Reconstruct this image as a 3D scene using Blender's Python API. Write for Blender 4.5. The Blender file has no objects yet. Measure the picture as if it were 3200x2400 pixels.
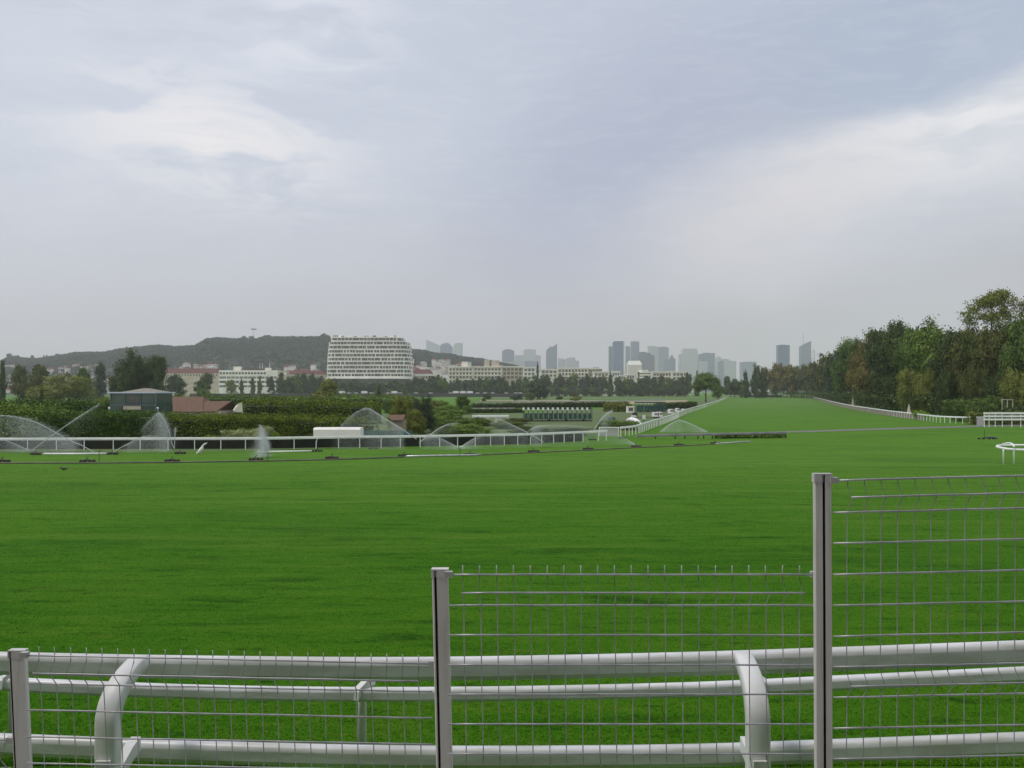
import bpy, math, random
import numpy as np
from mathutils import Vector

# ------------------------------------------------------------------ camera
S = bpy.context.scene
COL = S.collection
F = 2771.0           # focal length in pixels of the 3200 px wide photograph
HY = 1222.0          # row of the horizon
CZ = 6.0             # eye height over the race track
cam_d = bpy.data.cameras.new('camera')
cam = bpy.data.objects.new('camera', cam_d)
COL.objects.link(cam)
cam_d.sensor_width = 36.0
cam_d.lens = 36.0 * F / 3200.0
cam_d.shift_y = 22.0 / 3200.0
cam_d.clip_start = 0.1
cam_d.clip_end = 20000.0
cam.location = (0, 0, CZ)
cam.rotation_euler = (math.radians(90), 0, 0)
S.camera = cam

# ------------------------------------------------------------------ exposure
S.view_settings.view_transform = 'Standard'
S.view_settings.look = 'None'
S.view_settings.exposure = 0.12
S.view_settings.gamma = 1.0
S.render.engine = 'CYCLES'
S.cycles.max_bounces = 6
S.cycles.transparent_max_bounces = 12
S.cycles.volume_bounces = 1
S.cycles.use_denoising = True

# ------------------------------------------------------------------ node maths
class NT:
    def __init__(self, tree):
        self.t = tree; self.n = tree.nodes; self.l = tree.links
    def node(self, kind, **kw):
        n = self.n.new(kind)
        for k, v in kw.items(): setattr(n, k, v)
        return n
    def put(self, sock, v):
        if v is None: return
        if hasattr(v, 'links') or hasattr(v, 'is_output'): self.l.new(v, sock)
        else: sock.default_value = v
    def m(self, op, a, b=None, c=None, clamp=False):
        n = self.node('ShaderNodeMath', operation=op); n.use_clamp = clamp
        self.put(n.inputs[0], a)
        if b is not None: self.put(n.inputs[1], b)
        if c is not None: self.put(n.inputs[2], c)
        return n.outputs[0]
    def mix(self, f, a, b, blend='MIX'):
        n = self.node('ShaderNodeMix', data_type='RGBA', blend_type=blend)
        self.put(n.inputs['Factor'], f)
        for s, v in ((n.inputs[6], a), (n.inputs[7], b)):
            if isinstance(v, (tuple, list)): v = tuple(v) + (1,) if len(v) == 3 else v
            self.put(s, v)
        return n.outputs[2]
    def step(self, x, a, b):
        n = self.node('ShaderNodeMapRange', interpolation_type='SMOOTHSTEP')
        self.put(n.inputs[0], x); n.inputs[1].default_value = a; n.inputs[2].default_value = b
        return n.outputs[0]
    def noise(self, vec, scale, detail=4, rough=.5, dist=0.):
        n = self.node('ShaderNodeTexNoise')
        if vec is not None: self.l.new(vec, n.inputs['Vector'])
        n.inputs['Scale'].default_value = scale; n.inputs['Detail'].default_value = detail
        n.inputs['Roughness'].default_value = rough; n.inputs['Distortion'].default_value = dist
        return n.outputs[0]
    def comb(self, x, y, z=0.):
        n = self.node('ShaderNodeCombineXYZ')
        self.put(n.inputs[0], x); self.put(n.inputs[1], y); self.put(n.inputs[2], z)
        return n.outputs[0]

# ------------------------------------------------------------------ sky and sun
HAZE = 0.000124
SUN_EL, SUN_AZ = 60.0, -100.0        # degrees; azimuth measured from straight ahead, + to the right
w = bpy.data.worlds.new('World'); S.world = w; w.use_nodes = True
N = NT(w.node_tree)
for n in list(N.n): N.n.remove(n)
tc = N.node('ShaderNodeTexCoord'); sp = N.node('ShaderNodeSeparateXYZ')
N.l.new(tc.outputs['Generated'], sp.inputs[0])
X, Y, Z = sp.outputs
az = N.m('ARCTAN2', X, Y)                      # azimuth, 0 straight ahead
el = N.m('ARCSINE', Z)
# a warp so that no cloud edge runs straight
wv = N.comb(N.m('MULTIPLY', az, 1.0), N.m('MULTIPLY', el, 1.9), 0)
w1 = N.m('SUBTRACT', N.noise(wv, 3.2, 5, .55), .5)
w2 = N.m('SUBTRACT', N.noise(N.comb(N.m('ADD', az, 7.), N.m('MULTIPLY', el, 1.9), 3.), 3.2, 5, .55), .5)
a2 = N.m('MULTIPLY_ADD', w1, .16, az); e2 = N.m('MULTIPLY_ADD', w2, .10, el)
def px2(px, py):
    v = Vector(((px - 1600) / F, 1, (HY - py) / F)).normalized()
    return math.atan2(v.x, v.y), math.asin(v.z)
def blob(px, py, rx, ry, rot=0., inner=.0):
    a0, e0 = px2(px, py)
    c, s = math.cos(math.radians(rot)), math.sin(math.radians(rot))
    da = N.m('SUBTRACT', a2, a0); de = N.m('SUBTRACT', e2, e0)
    u = N.m('ADD', N.m('MULTIPLY', da, c), N.m('MULTIPLY', de, s))
    v = N.m('SUBTRACT', N.m('MULTIPLY', de, c), N.m('MULTIPLY', da, s))
    u = N.m('DIVIDE', u, rx / F); v = N.m('DIVIDE', v, ry / F)
    d = N.m('SQRT', N.m('ADD', N.m('MULTIPLY', u, u), N.m('MULTIPLY', v, v)))
    return N.step(N.m('SUBTRACT', 1.0, d), 0.0, 1.0 - inner)
streak = N.noise(N.comb(N.m('MULTIPLY', a2, 1.), N.m('MULTIPLY', e2, 3.6), 0), 6.5, 7, .56, .7)
soft = N.noise(N.comb(a2, N.m('MULTIPLY', e2, 2.), 5.), 2.6, 4, .5, .3)
HOR = (.505, .490, .508); TOP = (.51, .555, .665)
base = N.mix(N.step(el, .03, .30), HOR, TOP)
base = N.mix(N.m('MULTIPLY', N.step(soft, .38, .68), .35), base, (.60, .62, .69))
# the broad pale veil on the left, the slate blue opening upper right
base = N.mix(N.m('MULTIPLY', blob(350, 330, 1700, 1000), .60), base, (.70, .73, .80))
base = N.mix(N.m('MULTIPLY', blob(2750, 150, 1500, 620, 18), .85), base, (.400, .468, .592))
base = N.mix(N.m('MULTIPLY', blob(1950, 520, 900, 430, 26), .72), base, (.425, .450, .575))
# bright bank on the right, its top edge sharper than its foot
def bank(px, py, rot, half, soft_hi, soft_lo):
    a0, e0 = px2(px, py)
    c, s = math.cos(math.radians(rot)), math.sin(math.radians(rot))
    v = N.m('SUBTRACT', N.m('MULTIPLY', N.m('SUBTRACT', e2, e0), c), N.m('MULTIPLY', N.m('SUBTRACT', a2, a0), s))
    hi = N.step(v, (half + soft_hi) / F, (half - soft_hi) / F)
    lo = N.step(v, -(half + soft_lo) / F, -(half - soft_lo) / F)
    return N.m('MULTIPLY', hi, lo)
rb = N.m('MULTIPLY', bank(2900, 540, 10, 160, 60, 190), N.step(az, .10, .42))
base = N.mix(N.m('MULTIPLY', rb, .85), base, (.74, .75, .785))
rbs = N.m('MULTIPLY', bank(2850, 480, 10, 95, 40, 120), N.step(streak, .42, .62))
base = N.mix(N.m('MULTIPLY', N.m('MULTIPLY', rbs, N.step(az, .20, .5)), .8), base, (.86, .85, .86))
base = N.mix(N.m('MULTIPLY', blob(2400, 680, 620, 300, 14), .60), base, (.72, .675, .69))
# bright torn patch on the left
lp = N.m('MULTIPLY', blob(620, 440, 640, 270, -8), N.step(streak, .40, .60))
base = N.mix(N.m('MULTIPLY', lp, .90), base, (.88, .85, .855))
lq = N.m('MULTIPLY', blob(980, 120, 420, 230, 20), N.step(streak, .44, .62))
base = N.mix(N.m('MULTIPLY', lq, .65), base, (.78, .80, .86))
# darker scraps
dk = N.m('MULTIPLY', N.step(streak, .50, .36), N.step(el, .08, .2))
base = N.mix(N.m('MULTIPLY', dk, .22), base, (.50, .54, .64))
fine = N.noise(N.comb(a2, N.m('MULTIPLY', e2, 5.), 2.), 20, 6, .6, .4)
base = N.mix(N.m('MULTIPLY', N.m('MULTIPLY', N.step(fine, .45, .7), N.step(el, .08, .22)), .10), base, (.85, .85, .88))
# sky behind the viewer brightened, an added glow to light the facades
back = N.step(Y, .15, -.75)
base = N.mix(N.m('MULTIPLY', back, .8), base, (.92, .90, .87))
sky = N.node('ShaderNodeTexSky', sky_type='NISHITA'); sky.sun_disc = False
sky.sun_elevation = math.radians(SUN_EL); sky.sun_rotation = math.radians(SUN_AZ)
sky.dust_density = 3.0; sky.air_density = 1.0
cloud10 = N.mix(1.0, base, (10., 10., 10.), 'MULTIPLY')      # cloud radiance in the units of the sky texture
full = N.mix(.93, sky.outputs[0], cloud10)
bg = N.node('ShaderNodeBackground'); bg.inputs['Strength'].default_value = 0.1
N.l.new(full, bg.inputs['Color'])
wo = N.node('ShaderNodeOutputWorld'); N.l.new(bg.outputs[0], wo.inputs['Surface'])

sd = bpy.data.lights.new('sun', 'SUN'); sd.energy = 1.5; sd.angle = math.radians(12); sd.color = (1, .95, .87)
so = bpy.data.objects.new('sun', sd); COL.objects.link(so)
e, a = math.radians(SUN_EL), math.radians(SUN_AZ)
sv = Vector((math.sin(a) * math.cos(e), math.cos(a) * math.cos(e), math.sin(e)))
so.rotation_euler = sv.to_track_quat('Z', 'Y').to_euler(); so.location = (0, 0, 50)

# ------------------------------------------------------------------ helpers
RND = random.Random(7)
def GZ(y):                                   # the ground falls gently from the stand to the flat track
    t = (85.0 - y) / 8.0
    return .037 * 8.0 * (math.log1p(math.exp(t)) if t < 30 else t)
def P(px, py, d): return Vector(((px - 1600) / F * d, d, CZ - (py - HY) / F * d))
def GD(py):                                  # distance of the ground seen on image row py
    lo, hi = 4.0, 6000.0
    for _ in range(60):
        mid = (lo + hi) / 2
        if CZ - (py - HY) / F * mid > GZ(mid): lo = mid
        else: hi = mid
    return lo
def G(px, py):
    d = GD(py); return P(px, py, d)

def tag(o, label=None, cat=None, group=None, kind=None):
    if label: o['label'] = label
    if cat: o['category'] = cat
    if group: o['group'] = group
    if kind: o['kind'] = kind
    return o
def thing(name, label, cat, loc=(0, 0, 0), group=None):
    o = bpy.data.objects.new(name, None); COL.objects.link(o); o.location = loc
    o.empty_display_size = .3
    return tag(o, label, cat, group)
def copy_tree(o, parent=None):
    c = o.copy(); COL.objects.link(c)
    c.parent = parent
    for ch in list(o.children): copy_tree(ch, c)
    return c

class MB:
    def __init__(self): self.v = []; self.f = []; self.mi = []; self.cur = 0
    def add(self, vs, fs):
        b = len(self.v); self.v.extend([tuple(p) for p in vs])
        for f in fs: self.f.append(tuple(i + b for i in f)); self.mi.append(self.cur)
        return self
    def box(self, x0, x1, y0, y1, z0, z1):
        vs = [(x, y, z) for z in (z0, z1) for y in (y0, y1) for x in (x0, x1)]
        return self.add(vs, [(0, 2, 3, 1), (4, 5, 7, 6), (0, 1, 5, 4), (2, 6, 7, 3), (0, 4, 6, 2), (1, 3, 7, 5)])
    def frus(self, x0, x1, y0, y1, z0, z1, ix, iy):     # box whose top is drawn in by ix, iy
        vs = [(x0, y0, z0), (x1, y0, z0), (x1, y1, z0), (x0, y1, z0),
              (x0 + ix, y0 + iy, z1), (x1 - ix, y0 + iy, z1), (x1 - ix, y1 - iy, z1), (x0 + ix, y1 - iy, z1)]
        return self.add(vs, [(3, 2, 1, 0), (4, 5, 6, 7), (0, 1, 5, 4), (1, 2, 6, 5), (2, 3, 7, 6), (3, 0, 4, 7)])
    def tube(self, pts, r, n=6, cap=True):
        pts = [Vector(p) for p in pts]; rs = r if isinstance(r, (list, tuple)) else [r] * len(pts)
        vs = []; 
        for i, p in enumerate(pts):
            t = (pts[min(i + 1, len(pts) - 1)] - pts[max(i - 1, 0)]).normalized()
            up = Vector((0, 0, 1)) if abs(t.z) < .95 else Vector((0, 1, 0))
            s = t.cross(up).normalized(); q = s.cross(t)
            for k in range(n):
                a = 2 * math.pi * k / n
                vs.append(p + (s * math.cos(a) + q * math.sin(a)) * rs[i])
        fs = [(i * n + k, i * n + (k + 1) % n, (i + 1) * n + (k + 1) % n, (i + 1) * n + k) for i in range(len(pts) - 1) for k in range(n)]
        if cap: fs += [tuple(range(n))[::-1], tuple((len(pts) - 1) * n + k for k in range(n))]
        return self.add(vs, fs)
    def sweep(self, pts, prof, cap=True, side=None):
        """prof: (out, up) pairs; out is horizontal, to the right of the direction of travel."""
        pts = [Vector(p) for p in pts]; n = len(prof); vs = []
        for i, p in enumerate(pts):
            t = (pts[min(i + 1, len(pts) - 1)] - pts[max(i - 1, 0)]).normalized()
            s = side if side is not None else Vector((t.y, -t.x, 0)).normalized()
            q = s.cross(t).normalized() if side is not None else Vector((0, 0, 1))
            for o, u in prof: vs.append(p + s * o + q * u)
        fs = [(i * n + k, i * n + (k + 1) % n, (i + 1) * n + (k + 1) % n, (i + 1) * n + k) for i in range(len(pts) - 1) for k in range(n)]
        if cap: fs += [tuple(range(n))[::-1], tuple((len(pts) - 1) * n + k for k in range(n))]
        return self.add(vs, fs)
    def ring(self, cx, cy, prof, n=24, sx=1., sy=1.):      # lathe: prof = (r, z)
        m = len(prof); vs = []
        for k in range(n):
            a = 2 * math.pi * k / n
            for r, z in prof: vs.append((cx + r * sx * math.cos(a), cy + r * sy * math.sin(a), z))
        fs = [(k * m + i, ((k + 1) % n) * m + i, ((k + 1) % n) * m + i + 1, k * m + i + 1) for k in range(n) for i in range(m - 1)]
        return self.add(vs, fs)
    def prism(self, poly, y0, y1):                       # polygon in x,z extruded along y
        n = len(poly); vs = [(x, y0, z) for x, z in poly] + [(x, y1, z) for x, z in poly]
        fs = [tuple(range(n)), tuple(range(2 * n - 1, n - 1, -1))] + [(i, n + i, n + (i + 1) % n, (i + 1) % n) for i in range(n)]
        return self.add(vs, fs)
    def slab(self, poly, z0, z1):                        # polygon in x,y extruded along z
        n = len(poly); vs = [(x, y, z0) for x, y in poly] + [(x, y, z1) for x, y in poly]
        fs = [tuple(range(n - 1, -1, -1)), tuple(range(n, 2 * n))] + [(i, (i + 1) % n, n + (i + 1) % n, n + i) for i in range(n)]
        return self.add(vs, fs)
    def ball(self, c, r, seg=8, rings=6, s=(1, 1, 1)):
        vs = [(c[0], c[1], c[2] - r * s[2])]
        for i in range(1, rings):
            th = math.pi * i / rings - math.pi / 2
            for k in range(seg):
                a = 2 * math.pi * k / seg
                vs.append((c[0] + r * s[0] * math.cos(th) * math.cos(a), c[1] + r * s[1] * math.cos(th) * math.sin(a), c[2] + r * s[2] * math.sin(th)))
        vs.append((c[0], c[1], c[2] + r * s[2])); L = len(vs) - 1
        fs = [(0, 1 + (k + 1) % seg, 1 + k) for k in range(seg)]
        for i in range(rings - 2):
            for k in range(seg):
                a_ = 1 + i * seg + k; b_ = 1 + i * seg + (k + 1) % seg
                fs.append((a_, b_, b_ + seg, a_ + seg))
        fs += [(L, 1 + (rings - 2) * seg + k, 1 + (rings - 2) * seg + (k + 1) % seg) for k in range(seg)]
        return self.add(vs, fs)
    def build(self, name, mats, parent=None, smooth=False, world=True):
        me = bpy.data.meshes.new(name)
        off = Vector((0, 0, 0))
        if parent is not None and world:
            q = parent
            while q is not None: off += q.location; q = q.parent
        vs = [(p[0] - off.x, p[1] - off.y, p[2] - off.z) for p in self.v]
        me.from_pydata(vs, [], self.f); 
        for mt in (mats if isinstance(mats, (list, tuple)) else [mats]): me.materials.append(mt)
        if any(self.mi): me.polygons.foreach_set('material_index', self.mi)
        if smooth: me.polygons.foreach_set('use_smooth', [True] * len(me.polygons))
        me.update()
        o = bpy.data.objects.new(name, me); COL.objects.link(o)
        if parent is not None: o.parent = parent
        return o
def top(name, mb, mats, label, cat, base, group=None, kind=None, smooth=False):
    """a thing that is one mesh, its origin at base"""
    base = Vector(base)
    mb.v = [(p[0] - base.x, p[1] - base.y, p[2] - base.z) for p in mb.v]
    o = mb.build(name, mats, None, smooth); o.location = base
    return tag(o, label, cat, group, kind)
def quads_obj(name, V, nper, mats, parent=None, loc=(0, 0, 0), midx=None):
    """numpy mesh: V (n*nper,3), faces of nper consecutive vertices"""
    me = bpy.data.meshes.new(name); nv = len(V); nf = nv // nper
    me.vertices.add(nv); me.vertices.foreach_set('co', np.asarray(V, dtype=np.float32).ravel())
    me.loops.add(nv); me.loops.foreach_set('vertex_index', np.arange(nv, dtype=np.int32))
    me.polygons.add(nf); me.polygons.foreach_set('loop_start', np.arange(0, nv, nper, dtype=np.int32))
    me.polygons.foreach_set('loop_total', np.full(nf, nper, dtype=np.int32))
    for mt in (mats if isinstance(mats, (list, tuple)) else [mats]): me.materials.append(mt)
    if midx is not None: me.polygons.foreach_set('material_index', np.asarray(midx, dtype=np.int32))
    me.update(calc_edges=True)
    o = bpy.data.objects.new(name, me); COL.objects.link(o); o.location = loc
    if parent is not None: o.parent = parent
    return o

# ------------------------------------------------------------------ materials
def mat(name, col, rough=.6, var=None, scale=3., metal=0., bump=0., bscale=40., stretch=(1, 1, 1), island=0., detail=4, spec=.5, coord='Object', lo=.4, hi=.6):
    m = bpy.data.materials.new(name); m.use_nodes = True
    K = NT(m.node_tree); b = K.n['Principled BSDF']
    b.inputs['Roughness'].default_value = rough; b.inputs['Metallic'].default_value = metal
    b.inputs['Specular IOR Level'].default_value = spec
    c = tuple(col) + (1,)
    t = K.node('ShaderNodeTexCoord'); mp = K.node('ShaderNodeMapping'); mp.inputs['Scale'].default_value = stretch
    K.l.new(t.outputs[coord], mp.inputs[0])
    out = None
    if var is not None:
        out = K.mix(K.step(K.noise(mp.outputs[0], scale, detail, .6), lo, hi), c, tuple(var))
    if island:
        g = K.node('ShaderNodeNewGeometry')
        f = K.m('MULTIPLY_ADD', g.outputs['Random Per Island'], 2 * island, 1 - island)
        out = K.mix(1.0, out if out is not None else c, K.comb(f, f, f), 'MULTIPLY')
    if out is None: b.inputs['Base Color'].default_value = c
    else: K.l.new(out, b.inputs['Base Color'])
    if bump:
        bn = K.node('ShaderNodeBump'); bn.inputs['Strength'].default_value = bump
        K.l.new(K.noise(mp.outputs[0], bscale, 5, .6), bn.inputs['Height']); K.l.new(bn.outputs[0], b.inputs['Normal'])
    return m

M = {}
M['rail'] = mat('painted_rail_metal', (.76, .76, .79), .35, (.60, .60, .59), 1.6, stretch=(1, 5, 5), bump=.03, bscale=30)
M['post'] = mat('beige_post_paint', (.70, .69, .64), .5, (.52, .50, .45), 5, bump=.05, bscale=60, stretch=(6, 6, .5), lo=.45, hi=.75)
M['postslot'] = mat('dark_groove', (.06, .055, .045), .9, (.13, .11, .08), 20)  # darker colour for the faces of the post slot
M['cap'] = mat('post_cap_plastic', (.66, .65, .62), .4, (.56, .55, .52), 12)
M['wire'] = mat('galvanised_wire', (.50, .50, .52), .38, (.36, .36, .37), 9, metal=.35)
M['white'] = mat('white_paint', (.78, .78, .78), .45, (.70, .70, .69), 2)
M['farrail'] = mat('white_plastic_rail', (.88, .89, .92), .4, (.80, .81, .83), 1.)
M['leafpost'] = mat('grey_post', (.45, .45, .44), .6)
# ------------------------------------------------------------------ ground
def turf_mat(blades=False):
    m = bpy.data.materials.new('turf'); m.use_nodes = True
    K = NT(m.node_tree); b = K.n['Principled BSDF']; b.inputs['Roughness'].default_value = .85
    b.inputs['Specular IOR Level'].default_value = .03
    b.inputs['Sheen Weight'].default_value = .02; b.inputs['Sheen Roughness'].default_value = .5; b.inputs['Sheen Tint'].default_value = (.75, .85, .6, 1)
    t = K.node('ShaderNodeTexCoord')
    def mp(s):
        q = K.node('ShaderNodeMapping'); q.inputs['Scale'].default_value = s; K.l.new(t.outputs['Object'], q.inputs[0]); return q.outputs[0]
    gx = K.node('ShaderNodeSeparateXYZ'); K.l.new(t.outputs['Object'], gx.inputs[0])
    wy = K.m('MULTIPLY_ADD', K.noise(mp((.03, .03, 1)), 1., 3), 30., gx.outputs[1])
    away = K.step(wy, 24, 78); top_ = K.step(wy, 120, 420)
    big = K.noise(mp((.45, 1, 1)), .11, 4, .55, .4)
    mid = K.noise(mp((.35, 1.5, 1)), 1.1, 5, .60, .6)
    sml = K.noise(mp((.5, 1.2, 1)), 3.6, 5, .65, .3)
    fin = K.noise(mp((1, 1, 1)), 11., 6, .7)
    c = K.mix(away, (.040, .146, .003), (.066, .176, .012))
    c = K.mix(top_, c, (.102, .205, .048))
    c = K.mix(K.m('MULTIPLY', K.step(big, .40, .66), .55), c, (.074, .185, .008))
    c = K.mix(K.m('MULTIPLY', K.step(big, .48, .30), .45), c, (.024, .100, .003))
    c = K.mix(K.m('MULTIPLY', K.step(mid, .47, .70), .60), c, (.092, .185, .018))
    c = K.mix(K.m('MULTIPLY', K.step(mid, .47, .29), .85), c, (.014, .068, .002))
    c = K.mix(K.m('MULTIPLY', K.step(sml, .50, .70), .40), c, (.100, .185, .022))
    c = K.mix(K.m('MULTIPLY', K.step(sml, .45, .28), .80), c, (.012, .055, .002))
    c = K.mix(K.m('MULTIPLY', K.step(fin, .48, .66), .45), c, (.115, .215, .030))
    c = K.mix(K.m('MULTIPLY', K.step(fin, .44, .28), .20), c, (.014, .060, .002))
    bands = K.noise(mp((.10, 1.1, 1)), .5, 5, .6, .3)
    c = K.mix(K.m('MULTIPLY', K.step(bands, .50, .66), .50), c, (.110, .205, .030))
    # straw coloured scuffs
    sc = K.noise(mp((.4, 1.6, 1)), .55, 7, .72, 1.0)
    c = K.mix(K.m('MULTIPLY', K.step(sc, .60, .74), .50), c, (.17, .20, .065))
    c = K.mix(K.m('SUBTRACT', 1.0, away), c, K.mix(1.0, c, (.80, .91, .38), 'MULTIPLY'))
    if blades:
        g_ = K.node('ShaderNodeNewGeometry'); f_ = K.m('MULTIPLY_ADD', g_.outputs['Random Per Island'], .34, .90)
        c = K.mix(1.0, c, K.comb(f_, f_, f_), 'MULTIPLY')
    K.l.new(c, b.inputs['Base Color'])
    if blades: return m
    bn = K.node('ShaderNodeBump'); bn.inputs['Strength'].default_value = .55; bn.inputs['Distance'].default_value = .05
    h = K.m('ADD', K.m('MULTIPLY', K.noise(mp((1, 1, 1)), 22., 6, .7), 1.), K.m('MULTIPLY', K.noise(mp((.5, 1, 1)), 1.6, 5, .6), 1.6))
    K.l.new(h, bn.inputs['Height']); K.l.new(bn.outputs[0], b.inputs['Normal'])
    return m
M['turf'] = turf_mat()
ys = [3.4, 4.2, 5.2, 6.5, 8, 10, 13, 17, 22, 28, 36, 44, 52, 58, 64, 68, 72, 75, 78, 81, 84, 87, 90, 94, 98, 104, 112, 122, 140, 170, 220, 300, 420, 600, 900, 1300, 1900, 2800, 4300, 6380]
xs = [-4400, -2600, -1400, -700, -350, -160, -80, -40, -20, -10, 0, 10, 20, 40, 80, 160, 350, 700, 1400, 2600, 4400]
ys = [-35] + ys
g = MB(); nx = len(xs)
vs = [(x, y, GZ(y)) for y in ys for x in xs]
g.add(vs, [(j * nx + i, j * nx + i + 1, (j + 1) * nx + i + 1, (j + 1) * nx + i) for j in range(len(ys) - 1) for i in range(nx - 1)])
o = g.build('ground', M['turf'], smooth=True); tag(o, kind='structure')
M['concrete'] = mat('terrace_concrete', (.34, .33, .31), .85, (.26, .25, .24), 1.5, bump=.2)
t_ = MB(); t_.box(-30, 30, -30, 3.35, 1.0, 4.3)
o = t_.build('terrace', M['concrete']); tag(o, kind='structure')

def strip(name, row_pts, w_px, m, z=.02, kind='structure'):
    """ground strip along a list of image points (px, py of its near edge), its width given in metres"""
    b = MB(); vs = []
    for (px, py), wd in zip(row_pts, w_px):
        d = GD(py); x = (px - 1600) / F
        vs.append((x * d, d, GZ(d) + z)); vs.append((x * (d + wd), d + wd, GZ(d + wd) + z))
    b.add(vs, [(2 * i, 2 * i + 2, 2 * i + 3, 2 * i + 1) for i in range(len(row_pts) - 1)])
    o = b.build(name, m); tag(o, kind=kind); return o
M['path'] = mat('cinder_path', (.17, .165, .17), .9, (.12, .12, .11), .8, bump=.2, bscale=6)
strip('path', [(1985, 1366), (2200, 1361), (2400, 1354.5), (2700, 1345), (3000, 1336), (3300, 1329)], [3.2, 3.6, 4.5, 5.5, 6, 7], M['path'])
M['sand'] = mat('sand_track', (.36, .29, .20), .95, (.24, .24, .13), .12, stretch=(1, 3, 1))
M['field'] = mat('infield_grass', (.060, .125, .024), .95, (.10, .14, .04), .05, stretch=(1, 2, 1))
M['rough'] = mat('rough_grass', (.062, .120, .024), .95, (.11, .13, .045), .08, stretch=(1, 2, 1))
strip('infield', [(-700, 1418), (700, 1411), (1300, 1394), (1640, 1384), (1870, 1362), (1990, 1349), (2100, 1316), (2200, 1271), (2270, 1245)],
      [140, 140, 145, 150, 160, 150, 190, 320, 300], M['field'], .015)
for k, (x0, x1, y0, y1, m_) in enumerate([(1500, 2150, 1262.5, 1250.5, 'sand'), (1480, 1760, 1262, 1253, 'rough'), (1500, 2180, 1248, 1241, 'field'),
                                          (1500, 1980, 1340, 1300, 'rough'), (1700, 2090, 1306, 1280, 'rough')]):
    d0, d1 = GD(y0), GD(y1); b = MB(); u0 = (x0 - 1600) / F; u1 = (x1 - 1600) / F; z = .05 + .02 * k
    b.add([(u0 * d0, d0, z), (u1 * d0, d0, z), (u1 * d1, d1, z), (u0 * d1, d1, z)], [(0, 1, 2, 3)])
    o = b.build('sand_track' if m_ == 'sand' else 'grass_strip', M[m_]); tag(o, kind='structure')

# ------------------------------------------------------------------ near wire fence
fence = thing('wire_fence', 'wire mesh fence stepping up in panels between beige posts, closest to the viewer', 'fence', (0, 2.75, 4.3))
def fpost(px_t, px_b, y_top, wpx, d, groove, dk=1.0):
    """px_t/px_b: left edge at top and at the foot of the frame; groove: slot position as a fraction of the width"""
    b = MB(); wd = wpx / F * d; dz = 4.3
    def xl(z):
        py = HY + (CZ - z) / d * F
        t = (py - y_top) / (2400 - y_top)
        return ((px_t + (px_b - px_t) * t) - 1600) / F * d
    z1 = CZ - (y_top - HY) / F * d; gw = wd * .15; gx = groove * wd; dep = wd * dk; gd = wd * .35; r = wd * .06
    prof = [(r, 0), (gx - gw / 2, 0), (gx - gw / 2, gd), (gx + gw / 2, gd), (gx + gw / 2, 0), (wd - r, 0), (wd, r), (wd, dep - r), (wd - r, dep), (r, dep), (0, dep - r), (0, r)]
    n = len(prof); vs = []
    for z in (dz, z1):
        for (o_, q) in prof: vs.append((xl(z) + o_, d + q, z))
    mi0 = []
    b.add(vs, [tuple(range(n - 1, -1, -1)), tuple(range(n, 2 * n))])
    for i in range(n):
        b.cur = 1 if i in (1, 2, 3) else 0
        b.add([vs[i], vs[(i + 1) % n], vs[n + (i + 1) % n], vs[n + i]], [(0, 1, 2, 3)])
    po = b.build('post', [M['post'], M['postslot']], fence)
    c = MB(); x0 = xl(z1); e_ = wd * .035; h = wd * .40
    pr = [(-e_, -e_), (gx - gw * .7, -e_), (gx - gw * .7, gd * .5), (gx + gw * .7, gd * .5), (gx + gw * .7, -e_), (wd + e_, -e_), (wd + e_, dep + e_), (-e_, dep + e_)]
    c.slab([(x0 + a_, d + q) for a_, q in pr], z1 - h, z1 + .0015)
    c.slab([(x0 + a_, d + q) for a_, q in ((-e_, -e_), (wd + e_, -e_), (wd + e_, dep + e_), (-e_, dep + e_))], z1 + .0017, z1 + .006)
    c.build('post_cap', M['cap'], po)
    return po
fpost(26, 43, 2038, 49, 2.92, .08, .45)
fpost(1349, 1363, 1785, 50, 2.78, .22, .6)
fpost(2546, 2550, 1486, 53, 2.72, .53, .4)
fpost(3745, 3749, 1150, 58, 2.68, .5)
fpost(-1250, -1160, 2270, 53, 3.02, .5)

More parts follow.
